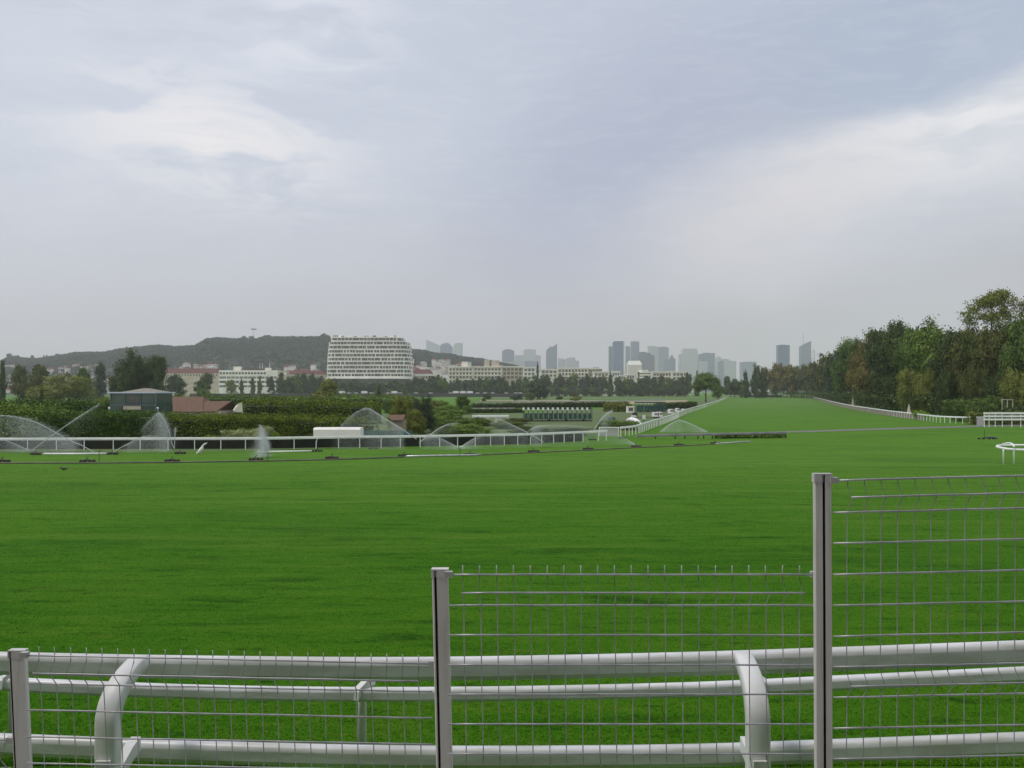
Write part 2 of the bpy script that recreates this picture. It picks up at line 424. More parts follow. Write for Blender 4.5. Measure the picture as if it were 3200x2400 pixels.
def panel(x0, x1, slope, y_top, d, xt0, xt1, lean0, lean1, nw, rows, folds, tip, left, right):
    """y_top: row of the top wire at xt0; rows: offsets of the straight wires; folds: offsets of the ridge wires.
       lean: sideways drift of the first and last upright from the top wire to 350 px below it"""
    pr = thing('mesh_panel', None, None, (0, 0, 0)); pr.parent = fence; pr.location = (0, 0, 0)
    base = Vector(fence.location)
    hw, uw = MB(), MB()
    jit = random.Random(int(x0) + 5)
    def Q(px, py, dd=0.):
        v = P(px, py, d); sc = (d - dd) / d
        return Vector((v.x, d - dd, v.z))
    def yrow(px, r): return y_top + r + slope * (px - xt0) * (1 - r / 3200.)
    for r in rows:
        pts = []
        for k in range(13):
            px = x0 + (x1 - x0) * k / 12
            pts.append(Q(px, yrow(px, r)) + Vector((0, -.002, jit.uniform(-.0007, .0007))))
        hw.tube(pts, .0029, 8)
    for r in folds:
        lo_ = lean0 * r / 350.; a_ = xt0 + lo_; b_ = xt1 + lean1 * r / 350.
        pts = [Q(a_ - 3 + (b_ - a_ + 6) * k / 12, yrow(a_ + (b_ - a_) * k / 12, r - 4), .039) + Vector((0, 0, jit.uniform(-.0006, .0006))) for k in range(13)]
        hw.tube(pts, .0029, 8)
    last = max(rows) + 30
    for i in range(nw):
        f = i / (nw - 1); px = xt0 + (xt1 - xt0) * f; ln = lean0 + (lean1 - lean0) * f
        def X_(r): return px + ln * r / 350.
        pts = [(-tip, 0.)]; r_ = 0.
        ev = sorted([(r, 0) for r in rows] + [(r, 1) for r in folds])
        for q, (r, k) in enumerate(ev):
            if k == 1:
                pts.append((r - 34, 0.002)); pts.append((r, .036)); pts.append((r + 36, 0.003))
            else: pts.append((r, 0.))
        pts.append((last, 0.))
        w_ = []; wob = jit.uniform(-.0012, .0012)
        for r, dd in pts:
            w_.append(Q(X_(r), yrow(X_(r), r), dd) + Vector((wob * math.sin(r * .02 + i), 0, 0)))
        uw.tube(w_, .0017, 6)
    hw.v = [(p[0] - base.x, p[1] - base.y, p[2] - base.z) for p in hw.v]; uw.v = [(p[0] - base.x, p[1] - base.y, p[2] - base.z) for p in uw.v]
    hw.build('cross_wires', M['wire'], pr, True, world=False); uw.build('upright_wires', M['wire'], pr, True, world=False)
    for side, xx in ((0, left), (1, right)):
        for r in (rows[0], rows[-2]):
            v = Q(xx, yrow(xx, r)); 
            bk = MB(); bk.box(v.x - .012, v.x + .012, v.y - .006, v.y + .012, v.z - .009, v.z + .009); bk.v = [(p[0] - base.x, p[1] - base.y, p[2] - base.z) for p in bk.v]; bk.build('clip', M['leafpost'], pr, False, world=False)

panel(86, 1352, .021, 2048, 2.86, 122, 1308, 18, 9, 25, [0, 88, 171, 254, 337, 420, 505, 600], [48, 550], 27, 76, 1352)
panel(1400, 2548, .0, 1795, 2.77, 1447, 2498, 7, 1, 21, [0, 96, 189, 282, 374, 467, 560, 660, 760], [53, 606], 28, 1402, 2546)
panel(2604, 3745, -.026, 1500, 2.72, 2648, 3700, -1, -3, 21, [0, 101, 197, 294, 391, 487, 583, 678, 775, 870, 966, 1062], [53, 636], 4, 2606, 3740)
panel(-1100, 34, .03, 2280, 2.95, -1060, 16, 40, 24, 22, [0, 88, 171, 254, 337], [48], 27, -1090, 32)

# ------------------------------------------------------------------ near running rails
def interp(pts, n):
    xs_ = [p[0] for p in pts]; out = []
    for k in range(n):
        x = xs_[0] + (xs_[-1] - xs_[0]) * k / (n - 1)
        # monotone piecewise with smooth weights
        i = max(j for j in range(len(xs_)) if xs_[j] <= x) if x < xs_[-1] else len(xs_) - 2
        def tang(j):
            a_ = max(j - 1, 0); b_ = min(j + 1, len(xs_) - 1)
            return [(pts[b_][c] - pts[a_][c]) / (xs_[b_] - xs_[a_]) for c in range(1, len(pts[0]))]
        h = xs_[i + 1] - xs_[i]; t = (x - xs_[i]) / h; m0, m1 = tang(i), tang(i + 1); r = [x]
        for c in range(1, len(pts[0])):
            p0, p1 = pts[i][c], pts[i + 1][c]
            r.append((2 * t**3 - 3 * t * t + 1) * p0 + (t**3 - 2 * t * t + t) * h * m0[c - 1] + (-2 * t**3 + 3 * t * t) * p1 + (t**3 - t * t) * h * m1[c - 1])
        out.append(r)
    return out
def rprof(h, dp):
    q = [(-.5, .20), (-.44, .36), (-.33, .45), (-.18, .49), (0, .5), (.18, .49), (.33, .45), (.44, .36), (.5, .20),
         (.47, -.28), (.465, -.29), (.32, -.49), (.31, -.5), (-.31, -.5), (-.32, -.49), (-.465, -.29), (-.47, -.28)]
    return [(-a_ * dp, b_ * h) for a_, b_ in q]
def near_rail(tops, h, dp, name, parent):
    """tops: (px, row of upper edge, distance)"""
    b = MB(); pts = []
    for px, py, d in interp(tops, 60):
        v = P(px, py, d); pts.append((v.x, v.y, v.z - h / 2 - .002))
    b.sweep(pts, rprof(h, dp)); o = b.build(name, M['rail'], parent); 
    me = o.data
    sm = []
    n = 17
    for i, p in enumerate(me.polygons):
        k = i % n
        sm.append(k <= 7)
    me.polygons.foreach_set('use_smooth', sm)
    return o
try:
    pass
except Exception: pass
front = thing('double_running_rail', 'nearer white racecourse barrier with two thick rails on curved arms', 'barrier', (0, 6.4, GZ(6.4)))
near_rail([(-700, 2015, 6.9), (0, 2037, 6.65), (700, 2050, 6.5), (1340, 2053, 6.42), (2100, 2039, 6.36), (2600, 2023, 6.3), (3200, 2001, 6.2), (3900, 1975, 6.05)], .160, .10, 'rail', front)
near_rail([(-700, 2280, 6.9), (0, 2292, 6.65), (100, 2296, 6.62), (700, 2318, 6.5), (1340, 2331, 6.42), (2100, 2327, 6.36), (2600, 2311, 6.3), (3200, 2288, 6.2), (3900, 2262, 6.05)], .150, .10, 'rail', front)
def arm(px_base, d_base, px_top, d_top, py_top, wd, name='support_post'):
    """curved support: rises from the ground in front of the rails and bends over to the top rail behind"""
    b = MB(); zt = CZ - (py_top - HY) / F * d_top; x0 = (px_base - 1600) / F * d_base; x1 = (px_top - 1600) / F * d_top
    zb = GZ(d_base) - .1; pts = []; zc = zt - .30
    pts.append(Vector((x0, d_base, zb))); pts.append(Vector((x0, d_base, zb + .4))); pts.append(Vector((x0, d_base, zc - .1)))
    for k in range(0, 11):
        t = k / 10; a_ = t * math.pi * .46
        pts.append(Vector((x0 + (x1 - x0) * (1 - math.cos(a_)) / 1.0 * .9, d_base + (d_top - d_base) * (1 - math.cos(a_)) * 1.08, zc + (zt - zc) * math.sin(a_))))
    r = .012; h = wd / 2; hd = .055
    prof = [(-h + r, -hd), (h - r, -hd), (h, -hd + r), (h, hd - r), (h - r, hd), (-h + r, hd), (-h, hd - r), (-h, -hd + r)]
    n = len(prof); vs = []
    for i, p in enumerate(pts):
        t = (pts[min(i + 1, len(pts) - 1)] - pts[max(i - 1, 0)]).normalized()
        s = Vector((1, 0, 0)); q = t.cross(s).normalized()     # q points away from the viewer for a vertical post
        if q.y < 0: q = -q
        tp = 1.0 - .18 * max(0, (i - 6)) / 8
        for a_, c_ in prof: vs.append(p + s * a_ * tp + q * c_ * (tp if c_ > 0 else 1))
    fs = [(i * n + k, i * n + (k + 1) % n, (i + 1) * n + (k + 1) % n, (i + 1) * n + k) for i in range(len(pts) - 1) for k in range(n)]
    fs += [tuple(range(n))[::-1], tuple((len(pts) - 1) * n + k for k in range(n))]
    b.add(vs, fs); po = b.build(name, M['white'], front)
    po.data.polygons.foreach_set('use_smooth', [p.area < .09 for p in po.data.polygons])
    return x0
for pb, pt, db in ((338, 452, 6.05), (2368, 2322, 5.88), (-1750, -1400, 6.3), (4420, 4100, 5.7)):
    x0 = arm(pb, db, pt, db + .42, 2064 if pb < 1000 else 2060, .145)
    # lower bracket that reaches back to the bottom rail
    c = MB(); zl = CZ - (2345 - HY) / F * (db + .3)
    c.sweep([(x0 + .02, db + .04, zl - .10), (x0 + .02, db + .14, zl - .06), (x0 + .02, db + .28, zl - .01), (x0 + .02, db + .40, zl + .01)], [(-.035, -.05), (.035, -.05), (.035, .05), (-.035, .05)])
    c.build('bracket', M['white'], front)
    c = MB(); zq = CZ - (2380 - HY) / F * db
    c.box(x0 - .05, x0 + .045, db - .085, db - .058, zq - .09, zq + .035)
    c.build('clamp_plate', M['cap'], front)
back_ = thing('single_running_rail', 'slimmer white racecourse rail just behind the thick double barrier', 'barrier', (0, 7.4, GZ(7.4)))
mr = [(-700, 2085, 7.9), (0, 2112, 7.6), (100, 2120, 7.56), (700, 2142, 7.45), (1350, 2147, 7.36), (2100, 2134, 7.28), (2600, 2112, 7.2), (3200, 2083, 7.1), (3900, 2050, 6.95)]
near_rail(mr, .112, .09, 'rail', back_)
for px, sgn in ((20, 1), (1126, 1), (2378, -1), (3600, -1), (-1100, 1)):
    yt = interp(mr, 200)
    q = min(yt, key=lambda r: abs(r[0] - px)); d = q[2]; v = P(px, q[1], d)
    b = MB(); zt = v.z - .05
    b.tube([(v.x, d + .10, GZ(d) - .1), (v.x, d + .10, zt - .12), (v.x, d + .10, zt - .02), (v.x, d + .085, zt + .03)], .037, 14)
    b.build('support_post', M['white'], back_, True)
    c = MB()   # shoulder that laps over the rail
    c.sweep([(v.x + sgn * .10, d + .06, zt + .105), (v.x + sgn * .05, d + .02, zt + .085), (v.x - sgn * .02, d - .03, zt + .02), (v.x - sgn * .03, d - .05, zt - .0)], [(-.03, -.045), (.03, -.045), (.035, .03), (-.035, .03)])
    c.build('rail_saddle', M['white'], back_)
# unseen stand, added behind the viewer to shade the near rails
M['stand'] = mat('shade_stand_grey', (.20, .19, .18), .9)
gs = thing('shade_stand', 'tall unseen stand with a deep roof, added behind the viewer to shade the rails', 'shade_stand', (0, -14, 4.3))
b = MB(); b.box(-60, 60, -24, -23.4, 4.3, 26); b.build('back_wall', M['stand'], gs)
b = MB(); b.box(-60, 60, -25, -8.5, 26, 26.8); b.build('roof', M['stand'], gs)
b = MB(); b.box(-60, 60, -23.4, -11, 14.2, 14.8); b.build('upper_deck', M['stand'], gs)
for k in range(6):
    b = MB(); b.box(-60, 60, -23 + k * 1.9, -21.1 + k * 1.9, 4.3, 9.2 - k * .7); b.build('seating_step', M['concrete'], gs)
# blades standing in the near turf
rng = np.random.default_rng(12)
n = 420000; yy = 7.4 + 52 * rng.uniform(0, 1, n) ** 2.1; xx = rng.uniform(-.66, .66, n) * (yy + 1.5)
gz = np.array([GZ(y) for y in yy]); h = rng.uniform(.005, .013, n); a_ = rng.uniform(0, 6.28, n); wd = .004 + .00035 * yy
ca, sa = np.cos(a_) * wd, np.sin(a_) * wd; lx, ly = rng.normal(size=n) * .012, rng.normal(size=n) * .012
V = np.stack([np.column_stack([xx - ca, yy - sa, gz - .003]), np.column_stack([xx + ca, yy + sa, gz - .003]), np.column_stack([xx + lx, yy + ly, gz + h])], axis=1).reshape(-1, 3)
M['blade'] = turf_mat(True); M['blade'].name = 'grass_blades'
o = quads_obj('grass', V, 3, M['blade']); tag(o, kind='stuff')
# ------------------------------------------------------------------ vegetation
def leafmat(name, a_, b_, isl=.5, sc=5., rough=.85):
    return mat(name, a_, rough, b_, sc, island=isl, detail=5, spec=.12, lo=.36, hi=.64)
LM = {
 'dark': leafmat('dark_green_leaves', (0.033, 0.058, 0.019), (0.082, 0.113, 0.035)),
 'green': leafmat('green_leaves', (0.064, 0.113, 0.024), (0.128, 0.189, 0.046)),
 'bright': leafmat('bright_green_leaves', (0.090, 0.160, 0.028), (0.173, 0.250, 0.049)),
 'olive': leafmat('olive_leaves', (0.123, 0.154, 0.031), (0.215, 0.238, 0.059)),
 'brown': leafmat('russet_leaves', (.120, .112, .036), (.205, .175, .060)),
 'rust': leafmat('brown_green_leaves', (.108, .106, .030), (.070, .100, .026)),
 'grey': leafmat('dull_green_leaves', (0.040, 0.064, 0.040), (0.077, 0.105, 0.059)),
 'pale': leafmat('pale_silver_leaves', (0.228, 0.276, 0.108), (0.336, 0.372, 0.180)),
 'yellow': leafmat('yellow_green_leaves', (0.156, 0.264, 0.024), (0.252, 0.360, 0.048)),
 'hedge': leafmat('clipped_hedge_leaves', (0.044, 0.092, 0.016), (0.092, 0.152, 0.030), sc=1.2),
 'hedgeo': leafmat('olive_hedge_leaves', (0.078, 0.122, 0.015), (0.146, 0.190, 0.026), sc=1.0),
 'far': leafmat('distant_woodland', (0.024, 0.041, 0.026), (0.050, 0.066, 0.036), .3, .02),
}
M['core'] = mat('shaded_twigs', (.012, .018, .008), .95)  # near-black fill inside the hedges, their inner shade put into the colour
M['bark'] = mat('bark', (.060, .048, .036), .9, (.10, .085, .07), 6, bump=.4)

def leafquads(pts, nrm, size, rng, flat=.5):
    n = len(pts)
    a_ = rng.normal(size=(n, 3)); a_ /= np.linalg.norm(a_, axis=1)[:, None]
    nn = a_ * (1 - flat) + nrm * flat; nn /= np.linalg.norm(nn, axis=1)[:, None] + 1e-9
    r = rng.normal(size=(n, 3)); u = np.cross(nn, r); u /= np.linalg.norm(u, axis=1)[:, None] + 1e-9
    v = np.cross(nn, u)
    s = (size * rng.uniform(.55, 1.3, n))[:, None]
    u = u * s; v = v * s * rng.uniform(.45, .95, n)[:, None]
    return np.stack([pts - u - v * .3, pts + v - u * .1, pts + u + v * .2, pts - v + u * .15], axis=1).reshape(-1, 3)
def crown(seed, lobes, n, size, clump=.12, K=90, stretch=(1, 1, 1), flat=.45):
    rng = np.random.default_rng(seed); L = np.array(lobes, float)
    wt = (L[:, 3] * L[:, 4] + L[:, 5] * L[:, 3]) ; wt /= wt.sum()
    li = rng.choice(len(L), K, p=wt); d = rng.normal(size=(K, 3)); d[:, 2] += .25; d /= np.linalg.norm(d, axis=1)[:, None]
    rad = rng.uniform(.72, 1.0, K)[:, None]
    cen = L[li, :3] + d * L[li, 3:] * rad
    ci = rng.integers(0, K, n); off = rng.normal(size=(n, 3)) * clump * rng.uniform(.5, 1.15, K)[ci][:, None] * np.array(stretch)
    off[:, 2] *= .75
    pts = cen[ci] + off
    nrm = off / (np.linalg.norm(off, axis=1)[:, None] + 1e-9) * .6 + d[ci] * .6
    # fill: leaves deeper in the lobes
    m = n // 3; lj = rng.choice(len(L), m, p=wt); dd = rng.normal(size=(m, 3)); dd /= np.linalg.norm(dd, axis=1)[:, None]
    p2 = L[lj, :3] + dd * L[lj, 3:] * (rng.uniform(.3, .95, m)[:, None])
    pts = np.concatenate([pts, p2]); nrm = np.concatenate([nrm, dd])
    pts[:, 2] = np.maximum(pts[:, 2], .015)
    return leafquads(pts, nrm, size, rng, .62)
def lobes_broad(seed, k=9, low=.12):
    r = random.Random(seed); out = [(0, 0, .56, .30, .30, .32)]
    for i in range(k):
        a_ = 2 * math.pi * i / k + r.uniform(-.3, .3); z = r.uniform(low + .14, .80); q = .30 * (1 - .55 * max(0, z - .45) / .4)
        out.append((q * math.cos(a_), q * math.sin(a_), z, r.uniform(.14, .21), r.uniform(.14, .21), r.uniform(.13, .20)))
    out.append((r.uniform(-.06, .06), 0, .84, .18, .18, .15)); return out
def lobes_tall(seed):
    r = random.Random(seed); out = []
    for i in range(11):
        z = .14 + .075 * i; q = .22 * math.sin(math.pi * min(1, (z + .12))) + .04; a_ = i * 2.4 + r.uniform(-.4, .4)
        out.append((q * .6 * math.cos(a_), q * .6 * math.sin(a_), z, .24, .24, .12)) 
    return out
def lobes_cone(seed):
    return [(0, 0, z, .42 * (1.02 - z), .42 * (1.02 - z), .10) for z in (.12, .24, .36, .48, .6, .72, .84, .93)]
def lobes_umb(seed):
    r = random.Random(seed); out = [(0, 0, .70, .42, .42, .20), (0, 0, .86, .26, .26, .13), (-.26, 0, .58, .24, .26, .12), (.28, 0, .55, .24, .26, .13), (0, .25, .52, .24, .24, .1), (.38, 0, .42, .12, .14, .10), (-.36, 0, .44, .13, .14, .08)]
    return out
def lobes_bush(seed, k=8):
    r = random.Random(seed); out = [(0, 0, .42, .36, .36, .44)]
    for i in range(k):
        a_ = 2 * math.pi * i / k; out.append((.30 * math.cos(a_), .30 * math.sin(a_), r.uniform(.25, .6), .20, .20, r.uniform(.22, .32)))
    return out
def lobes_weep(seed):
    r = random.Random(seed); out = [(0, 0, .72, .34, .34, .24)]
    for i in range(12):
        a_ = 2 * math.pi * i / 12; out.append((.34 * math.cos(a_), .34 * math.sin(a_), r.uniform(.30, .42), .13, .13, .30))
    return out
def cmesh(name, V, mt):
    o = quads_obj(name, V, 4, mt); me = o.data; bpy.data.objects.remove(o); return me
PROTO = {}
def proto(kind, seed, res):
    key = (kind, seed, res)
    if key in PROTO: return PROTO[key]
    fn = {'broad': lobes_broad, 'tall': lobes_tall, 'cone': lobes_cone, 'umb': lobes_umb, 'bush': lobes_bush, 'weep': lobes_weep}[kind]
    n, s, K, cl = {'near': (12500, .0155, 105, .058), 'mid': (3900, .028, 80, .062), 'far': (1500, .046, 50, .065), 'big': (26000, .0105, 150, .05)}[res]
    V = crown(seed * 17 + 3, fn(seed), n, s, cl, K)
    me = cmesh('crown', V, LM['green'])
    r = random.Random(seed); t = MB()
    th = {'bush': .35, 'cone': .8, 'umb': .8}.get(kind, .72)
    t.tube([(0, 0, -.02), (.004, 0, .1), (-.006, .004, th * .5), (.004, 0, th)], [.030, .022, .016, .006], 7)
    for i in range(7):
        a_ = i * 2.4 + r.uniform(-.3, .3); z = .22 + .07 * i; q = .30 if kind != 'cone' else .15
        t.tube([(0, 0, z), (q * .5 * math.cos(a_), q * .5 * math.sin(a_), z + .07), (q * math.cos(a_), q * math.sin(a_), z + .15)], [.011, .007, .002], 5)
    to = t.build('trunk', M['bark']); tm = to.data; bpy.data.objects.remove(to)
    PROTO[key] = (me, tm); return PROTO[key]
def tree(px, d, top_py, wpx, color, kind, label, group=None, res='mid', seed=1, base=None, name='tree', cat='tree', zb=None, trunk=True, bend=None):
    me, tm = proto(kind, seed, res)
    x = (px - 1600) / F * d; z0 = GZ(d) if zb is None else zb
    h = CZ - (top_py - HY) / F * d - z0; wd = wpx / F * d
    root = thing(name, label, cat, (x, d, z0), group)
    root.scale = (wd, wd * .95, h); root.rotation_euler = (0, 0, RND.uniform(0, 6.28))
    c = bpy.data.objects.new('crown' if cat == 'tree' else 'foliage', me); COL.objects.link(c); c.parent = root
    c.material_slots[0].link = 'OBJECT'; c.material_slots[0].material = LM[color]
    if trunk:
        t = bpy.data.objects.new('trunk' if cat == 'tree' else 'stem', tm); COL.objects.link(t); t.parent = root
    return root
ORD = ['first', 'second', 'third', 'fourth', 'fifth', 'sixth', 'seventh', 'eighth', 'ninth', 'tenth', 'eleventh', 'twelfth', 'thirteenth', 'fourteenth', 'fifteenth', 'sixteenth', 'seventeenth', 'eighteenth', 'nineteenth', 'twentieth',
       'twenty-first', 'twenty-second', 'twenty-third', 'twenty-fourth', 'twenty-fifth', 'twenty-sixth', 'twenty-seventh', 'twenty-eighth', 'twenty-ninth', 'thirtieth']

# --- the wood down the right side, front row from its far end to its near end
CN = {'dark': 'dark green', 'green': 'green', 'bright': 'bright green', 'olive': 'olive green', 'brown': 'russet brown', 'rust': 'brownish green', 'grey': 'dull green', 'pale': 'pale silvery'}
front_row = [(2392, 800, 1143, 56, 'brown', 'broad'), (2430, 790, 1134, 54, 'brown', 'broad'), (2472, 780, 1138, 62, 'brown', 'broad'), (2512, 760, 1141, 58, 'rust', 'broad'),
 (2552, 660, 1126, 66, 'rust', 'broad'), (2590, 540, 1104, 78, 'rust', 'broad'), (2622, 450, 1088, 84, 'grey', 'broad'), (2660, 370, 1052, 104, 'green', 'broad'),
 (2704, 318, 1046, 92, 'brown', 'broad'), (2752, 285, 1020, 104, 'dark', 'broad'), (2800, 262, 1004, 124, 'dark', 'broad'), (2852, 242, 1016, 104, 'green', 'broad'),
 (2915, 228, 1003, 140, 'bright', 'broad'), (2972, 216, 1034, 116, 'dark', 'broad'), (3022, 210, 1024, 116, 'rust', 'broad'), (3078, 205, 1018, 120, 'rust', 'broad'),
 (3135, 202, 1012, 124, 'rust', 'broad'), (3200, 198, 978, 136, 'green', 'broad'), (3275, 195, 985, 140, 'olive', 'broad'), (3360, 192, 970, 150, 'dark', 'broad')]
for i, (px, d, ty, wp, c_, kd) in enumerate(front_row):
    tree(px, d, ty, wp * 1.3, c_, kd, '%s tree in the right-hand wood, %s of its front row from the far end' % (CN[c_], ORD[i]), 'front row of the wood beside the track', 'near' if d < 400 else 'mid', 1 + i % 4)
for i, (px, d, ty, wp, c_) in enumerate([(2840, 218, 1120, 82, 'olive'), (2888, 214, 1135, 78, 'olive'), (2728, 292, 1140, 60, 'rust'), (3040, 196, 1110, 90, 'rust'), (2790, 240, 1150, 66, 'dark'), (2955, 205, 1130, 76, 'dark'), (3160, 192, 1120, 100, 'olive'), (3100, 194, 1140, 90, 'dark')]):
    tree(px, d, ty, wp, c_, 'bush', 'lower %s tree filling the foot of the right-hand wood, %s from the far end' % (CN[c_], ORD[[1, 3, 0, 5, 2, 4, 7, 6][i]]), 'low trees at the foot of the wood', 'near', 1 + i % 3)
k = 0
for i in range(len(front_row) - 1):
    a_, b_ = front_row[i], front_row[i + 1]
    for rr in (0, 1):
        d = (a_[1] + b_[1]) / 2 * (1.07 + .09 * rr); px = (a_[0] + b_[0]) / 2 + 14 + 26 * rr + RND.uniform(-6, 6)
        tree(px, d, (a_[2] + b_[2]) / 2 + RND.uniform(4, 20), (a_[3] + b_[3]) / 2 * 1.15, ['dark', 'grey', 'rust', 'green', 'dark', 'olive'][k % 6], 'broad',
             'tree deep in the right-hand wood behind its front row', 'back rows of the right-hand wood', 'mid', 1 + k % 4)
        k += 1
# the tall half-bare tree that stands over the wood
def sparse_tree(px, d, top_py, wpx, label, seed, leaf, nleaf, spread=1.0):
    r = random.Random(seed); x = (px - 1600) / F * d; h = CZ - (top_py - HY) / F * d; wd = wpx / F * d / 2
    root = thing('tree', label, 'tree', (x, d, 0)); t = MB(); tips = []
    def grow(p, q, ra, lev):
        mid_ = (p + q) / 2 + Vector((r.uniform(-.04, .04), r.uniform(-.04, .04), .03)) * (q - p).length
        t.tube([p, mid_, q], [ra, ra * .75, ra * .5], 5 if lev else 8, cap=False)
        if lev >= 4: tips.append(q); return
        k = 4 if lev < 3 else 4
        for j in range(k):
            v = (q - p).normalized(); L_ = (q - p).length * r.uniform(.5, .78)
            a_ = r.uniform(0, 6.28); s = Vector((math.cos(a_), math.sin(a_), r.uniform(-.05, .5)))
            nd = (v * .55 + s * .75).normalized(); grow(q if j else mid_ * .3 + q * .7, (q + nd * L_), ra * .5, lev + 1)
            tips.append(q + nd * L_ * .5)
    z0 = h * .50
    t.tube([(x, d, -.3), (x, d, z0 * .5), (x + .2, d, z0)], [.42, .34, .26], 9)
    t.tube([(x + .2, d, z0), (x, d, h * .75), (x + .3, d, h * .93)], [.26, .16, .05], 8)
    for j in range(9):
        z = z0 + (h * .86 - z0) * j / 8; a_ = j * 2.4; f = math.sin(math.pi * (.25 + .55 * j / 8))
        p = Vector((x + .1, d, z)); q = p + Vector((math.cos(a_) * wd * .50 * f, math.sin(a_) * wd * .50 * f, (h - z) * .22 + .5)); grow(p, q, .09, 1)
    t.build('trunk', M['bark'], root)
    rng = np.random.default_rng(seed); T = np.array([tuple(q) for q in tips]); ci = rng.integers(0, len(T), nleaf)
    pts = T[ci] + rng.normal(size=(nleaf, 3)) * .42
    V = leafquads(pts, rng.normal(size=(nleaf, 3)), .20, rng, .2) - np.array([x, d, 0])
    quads_obj('crown', V, 4, LM[leaf], root)
    return root
sparse_tree(3098, 212, 905, 150, 'tall olive-brown tree with an open crown standing high above the right-hand wood', 11, 'olive', 9000)
sparse_tree(3188, 207, 935, 90, 'thin nearly bare tree at the right edge above the wood', 23, 'rust', 900)
# dark thicket along the foot of the wood and the clipped shrubs by the rail
def volume_leaves(name, label, cat, boxes, n, size, mt, seed, kind=None, group=None, core=True, lump=.25, tname=None):
    """hedge or thicket; boxes: list of ((x,y) , (x,y), depth, z0, z1) runs"""
    rng = np.random.default_rng(seed); base = Vector((boxes[0][0][0], boxes[0][0][1], boxes[0][3]))
    P_, N_ = [], []; cb = MB(); tot = sum((Vector(b[1]) - Vector(b[0])).length * (b[4] - b[3] + b[2]) for b in boxes)
    for (a_, b_, dep, z0, z1) in boxes:
        A, B = np.array(a_), np.array(b_); Ln = np.linalg.norm(B - A); t = (B - A) / Ln; s = np.array([-t[1], t[0]])     # s points away from the viewer for left-to-right runs
        if s[1] < 0: s = -s
        m = int(n * Ln * (z1 - z0 + dep) / tot); u = rng.uniform(0, 1, m); hh = z1 - z0
        fr = rng.uniform(0, 1, m) < (hh / (hh + dep) * 1.1)
        nz = np.sin(u * Ln * 1.3 + seed) * .4 + np.sin(u * Ln * .47 + 2 * seed) * .6 + np.sin(u * Ln * 3.1 + seed * 3) * .25
        zz = np.where(fr, z0 + hh * rng.uniform(0, 1, m), z1) + nz * lump * .5 * np.where(fr, .5, 1.)
        w_ = np.where(fr, 0, dep * rng.uniform(0, 1, m)); w_ = w_ + rng.normal(size=m) * size * .9 + (rng.uniform(0, 1, m) ** 3) * -lump * .4
        zz = np.maximum(zz + rng.normal(size=m) * size * .9 + np.where(~fr & (rng.uniform(0, 1, m) < .14), rng.uniform(0, 1, m) * (lump * .7 + size * 2), 0), z0 + .02)
        xy = A[None] + t[None] * (u * Ln)[:, None] + s[None] * w_[:, None]
        if a_ == boxes[0][0] or b_ == boxes[-1][1]:      # leafy end faces
            pick = rng.uniform(0, 1, m) < .5 * min(1, dep / Ln); w2 = dep * rng.uniform(0, 1, m); end = A if a_ == boxes[0][0] else B
            xy = np.where(pick[:, None], end[None] + s[None] * w2[:, None] + rng.normal(size=(m, 2)) * size, xy); zz = np.where(pick, z0 + hh * rng.uniform(.02, 1, m), zz)
        P_.append(np.column_stack([xy, zz])); nn = np.zeros((m, 3)); nn[fr, :2] = -s; nn[~fr, 2] = 1; N_.append(nn)
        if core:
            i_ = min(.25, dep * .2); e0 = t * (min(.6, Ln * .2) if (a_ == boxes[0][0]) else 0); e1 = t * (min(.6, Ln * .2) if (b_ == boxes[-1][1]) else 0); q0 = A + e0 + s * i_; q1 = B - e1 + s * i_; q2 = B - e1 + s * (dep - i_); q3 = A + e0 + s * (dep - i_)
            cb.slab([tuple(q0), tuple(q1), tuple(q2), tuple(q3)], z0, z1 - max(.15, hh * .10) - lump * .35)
    V = leafquads(np.concatenate(P_), np.concatenate(N_), size, rng, .45)
    if kind == 'stuff':
        o = quads_obj(name, V - np.array(base), 4, mt, None, base); return tag(o, label, cat, group, kind)
    root = thing(tname or name, label, cat, base, group)
    quads_obj('foliage', V - np.array(base), 4, mt, root)
    if core: cb.build('shaded_core', M['core'], root)
    return root
def XY(px, d): return ((px - 1600) / F * d, d)
runs = []
pts_ = [(2365, 790), (2470, 790), (2545, 700), (2600, 500), (2650, 365), (2720, 292), (2795, 248), (2865, 222), (2940, 206), (3030, 200), (3120, 195), (3330, 186)]
for a_, b_ in zip(pts_[:-1], pts_[1:]): runs.append((XY(*a_), XY(*b_), 6.0, 0, 4.2))
volume_leaves('undergrowth', None, None, runs, 22000, .34, LM['dark'], 5, kind='stuff', lump=1.2)
tree(2998, 176, 1230, 105, 'green', 'bush', 'rounded dark green shrub behind the white rail, left one of the pair', 'pair of rounded shrubs', 'near', 1, name='shrub', cat='shrub')
tree(3068, 172, 1226, 118, 'green', 'bush', 'rounded dark green shrub behind the white rail, right one of the pair', 'pair of rounded shrubs', 'near', 2, name='shrub', cat='shrub')
tree(3170, 168, 1262, 110, 'dark', 'bush', 'low dark shrub behind the three-bar white fence at the right edge', None, 'mid', 3, name='shrub', cat='shrub')
tree(2875, 186, 1278, 50, 'yellow', 'bush', 'small yellow-green bush behind the curving white rail below the wood', None, 'mid', 2, name='bush', cat='bush')
volume_leaves('hedge', 'low yellowish hedge behind the grey gate and three-bar fence, right', 'hedge', [(XY(3030, 158), XY(3310, 156), 1.6, 0, 2.1)], 5200, .10, LM['olive'], 8)

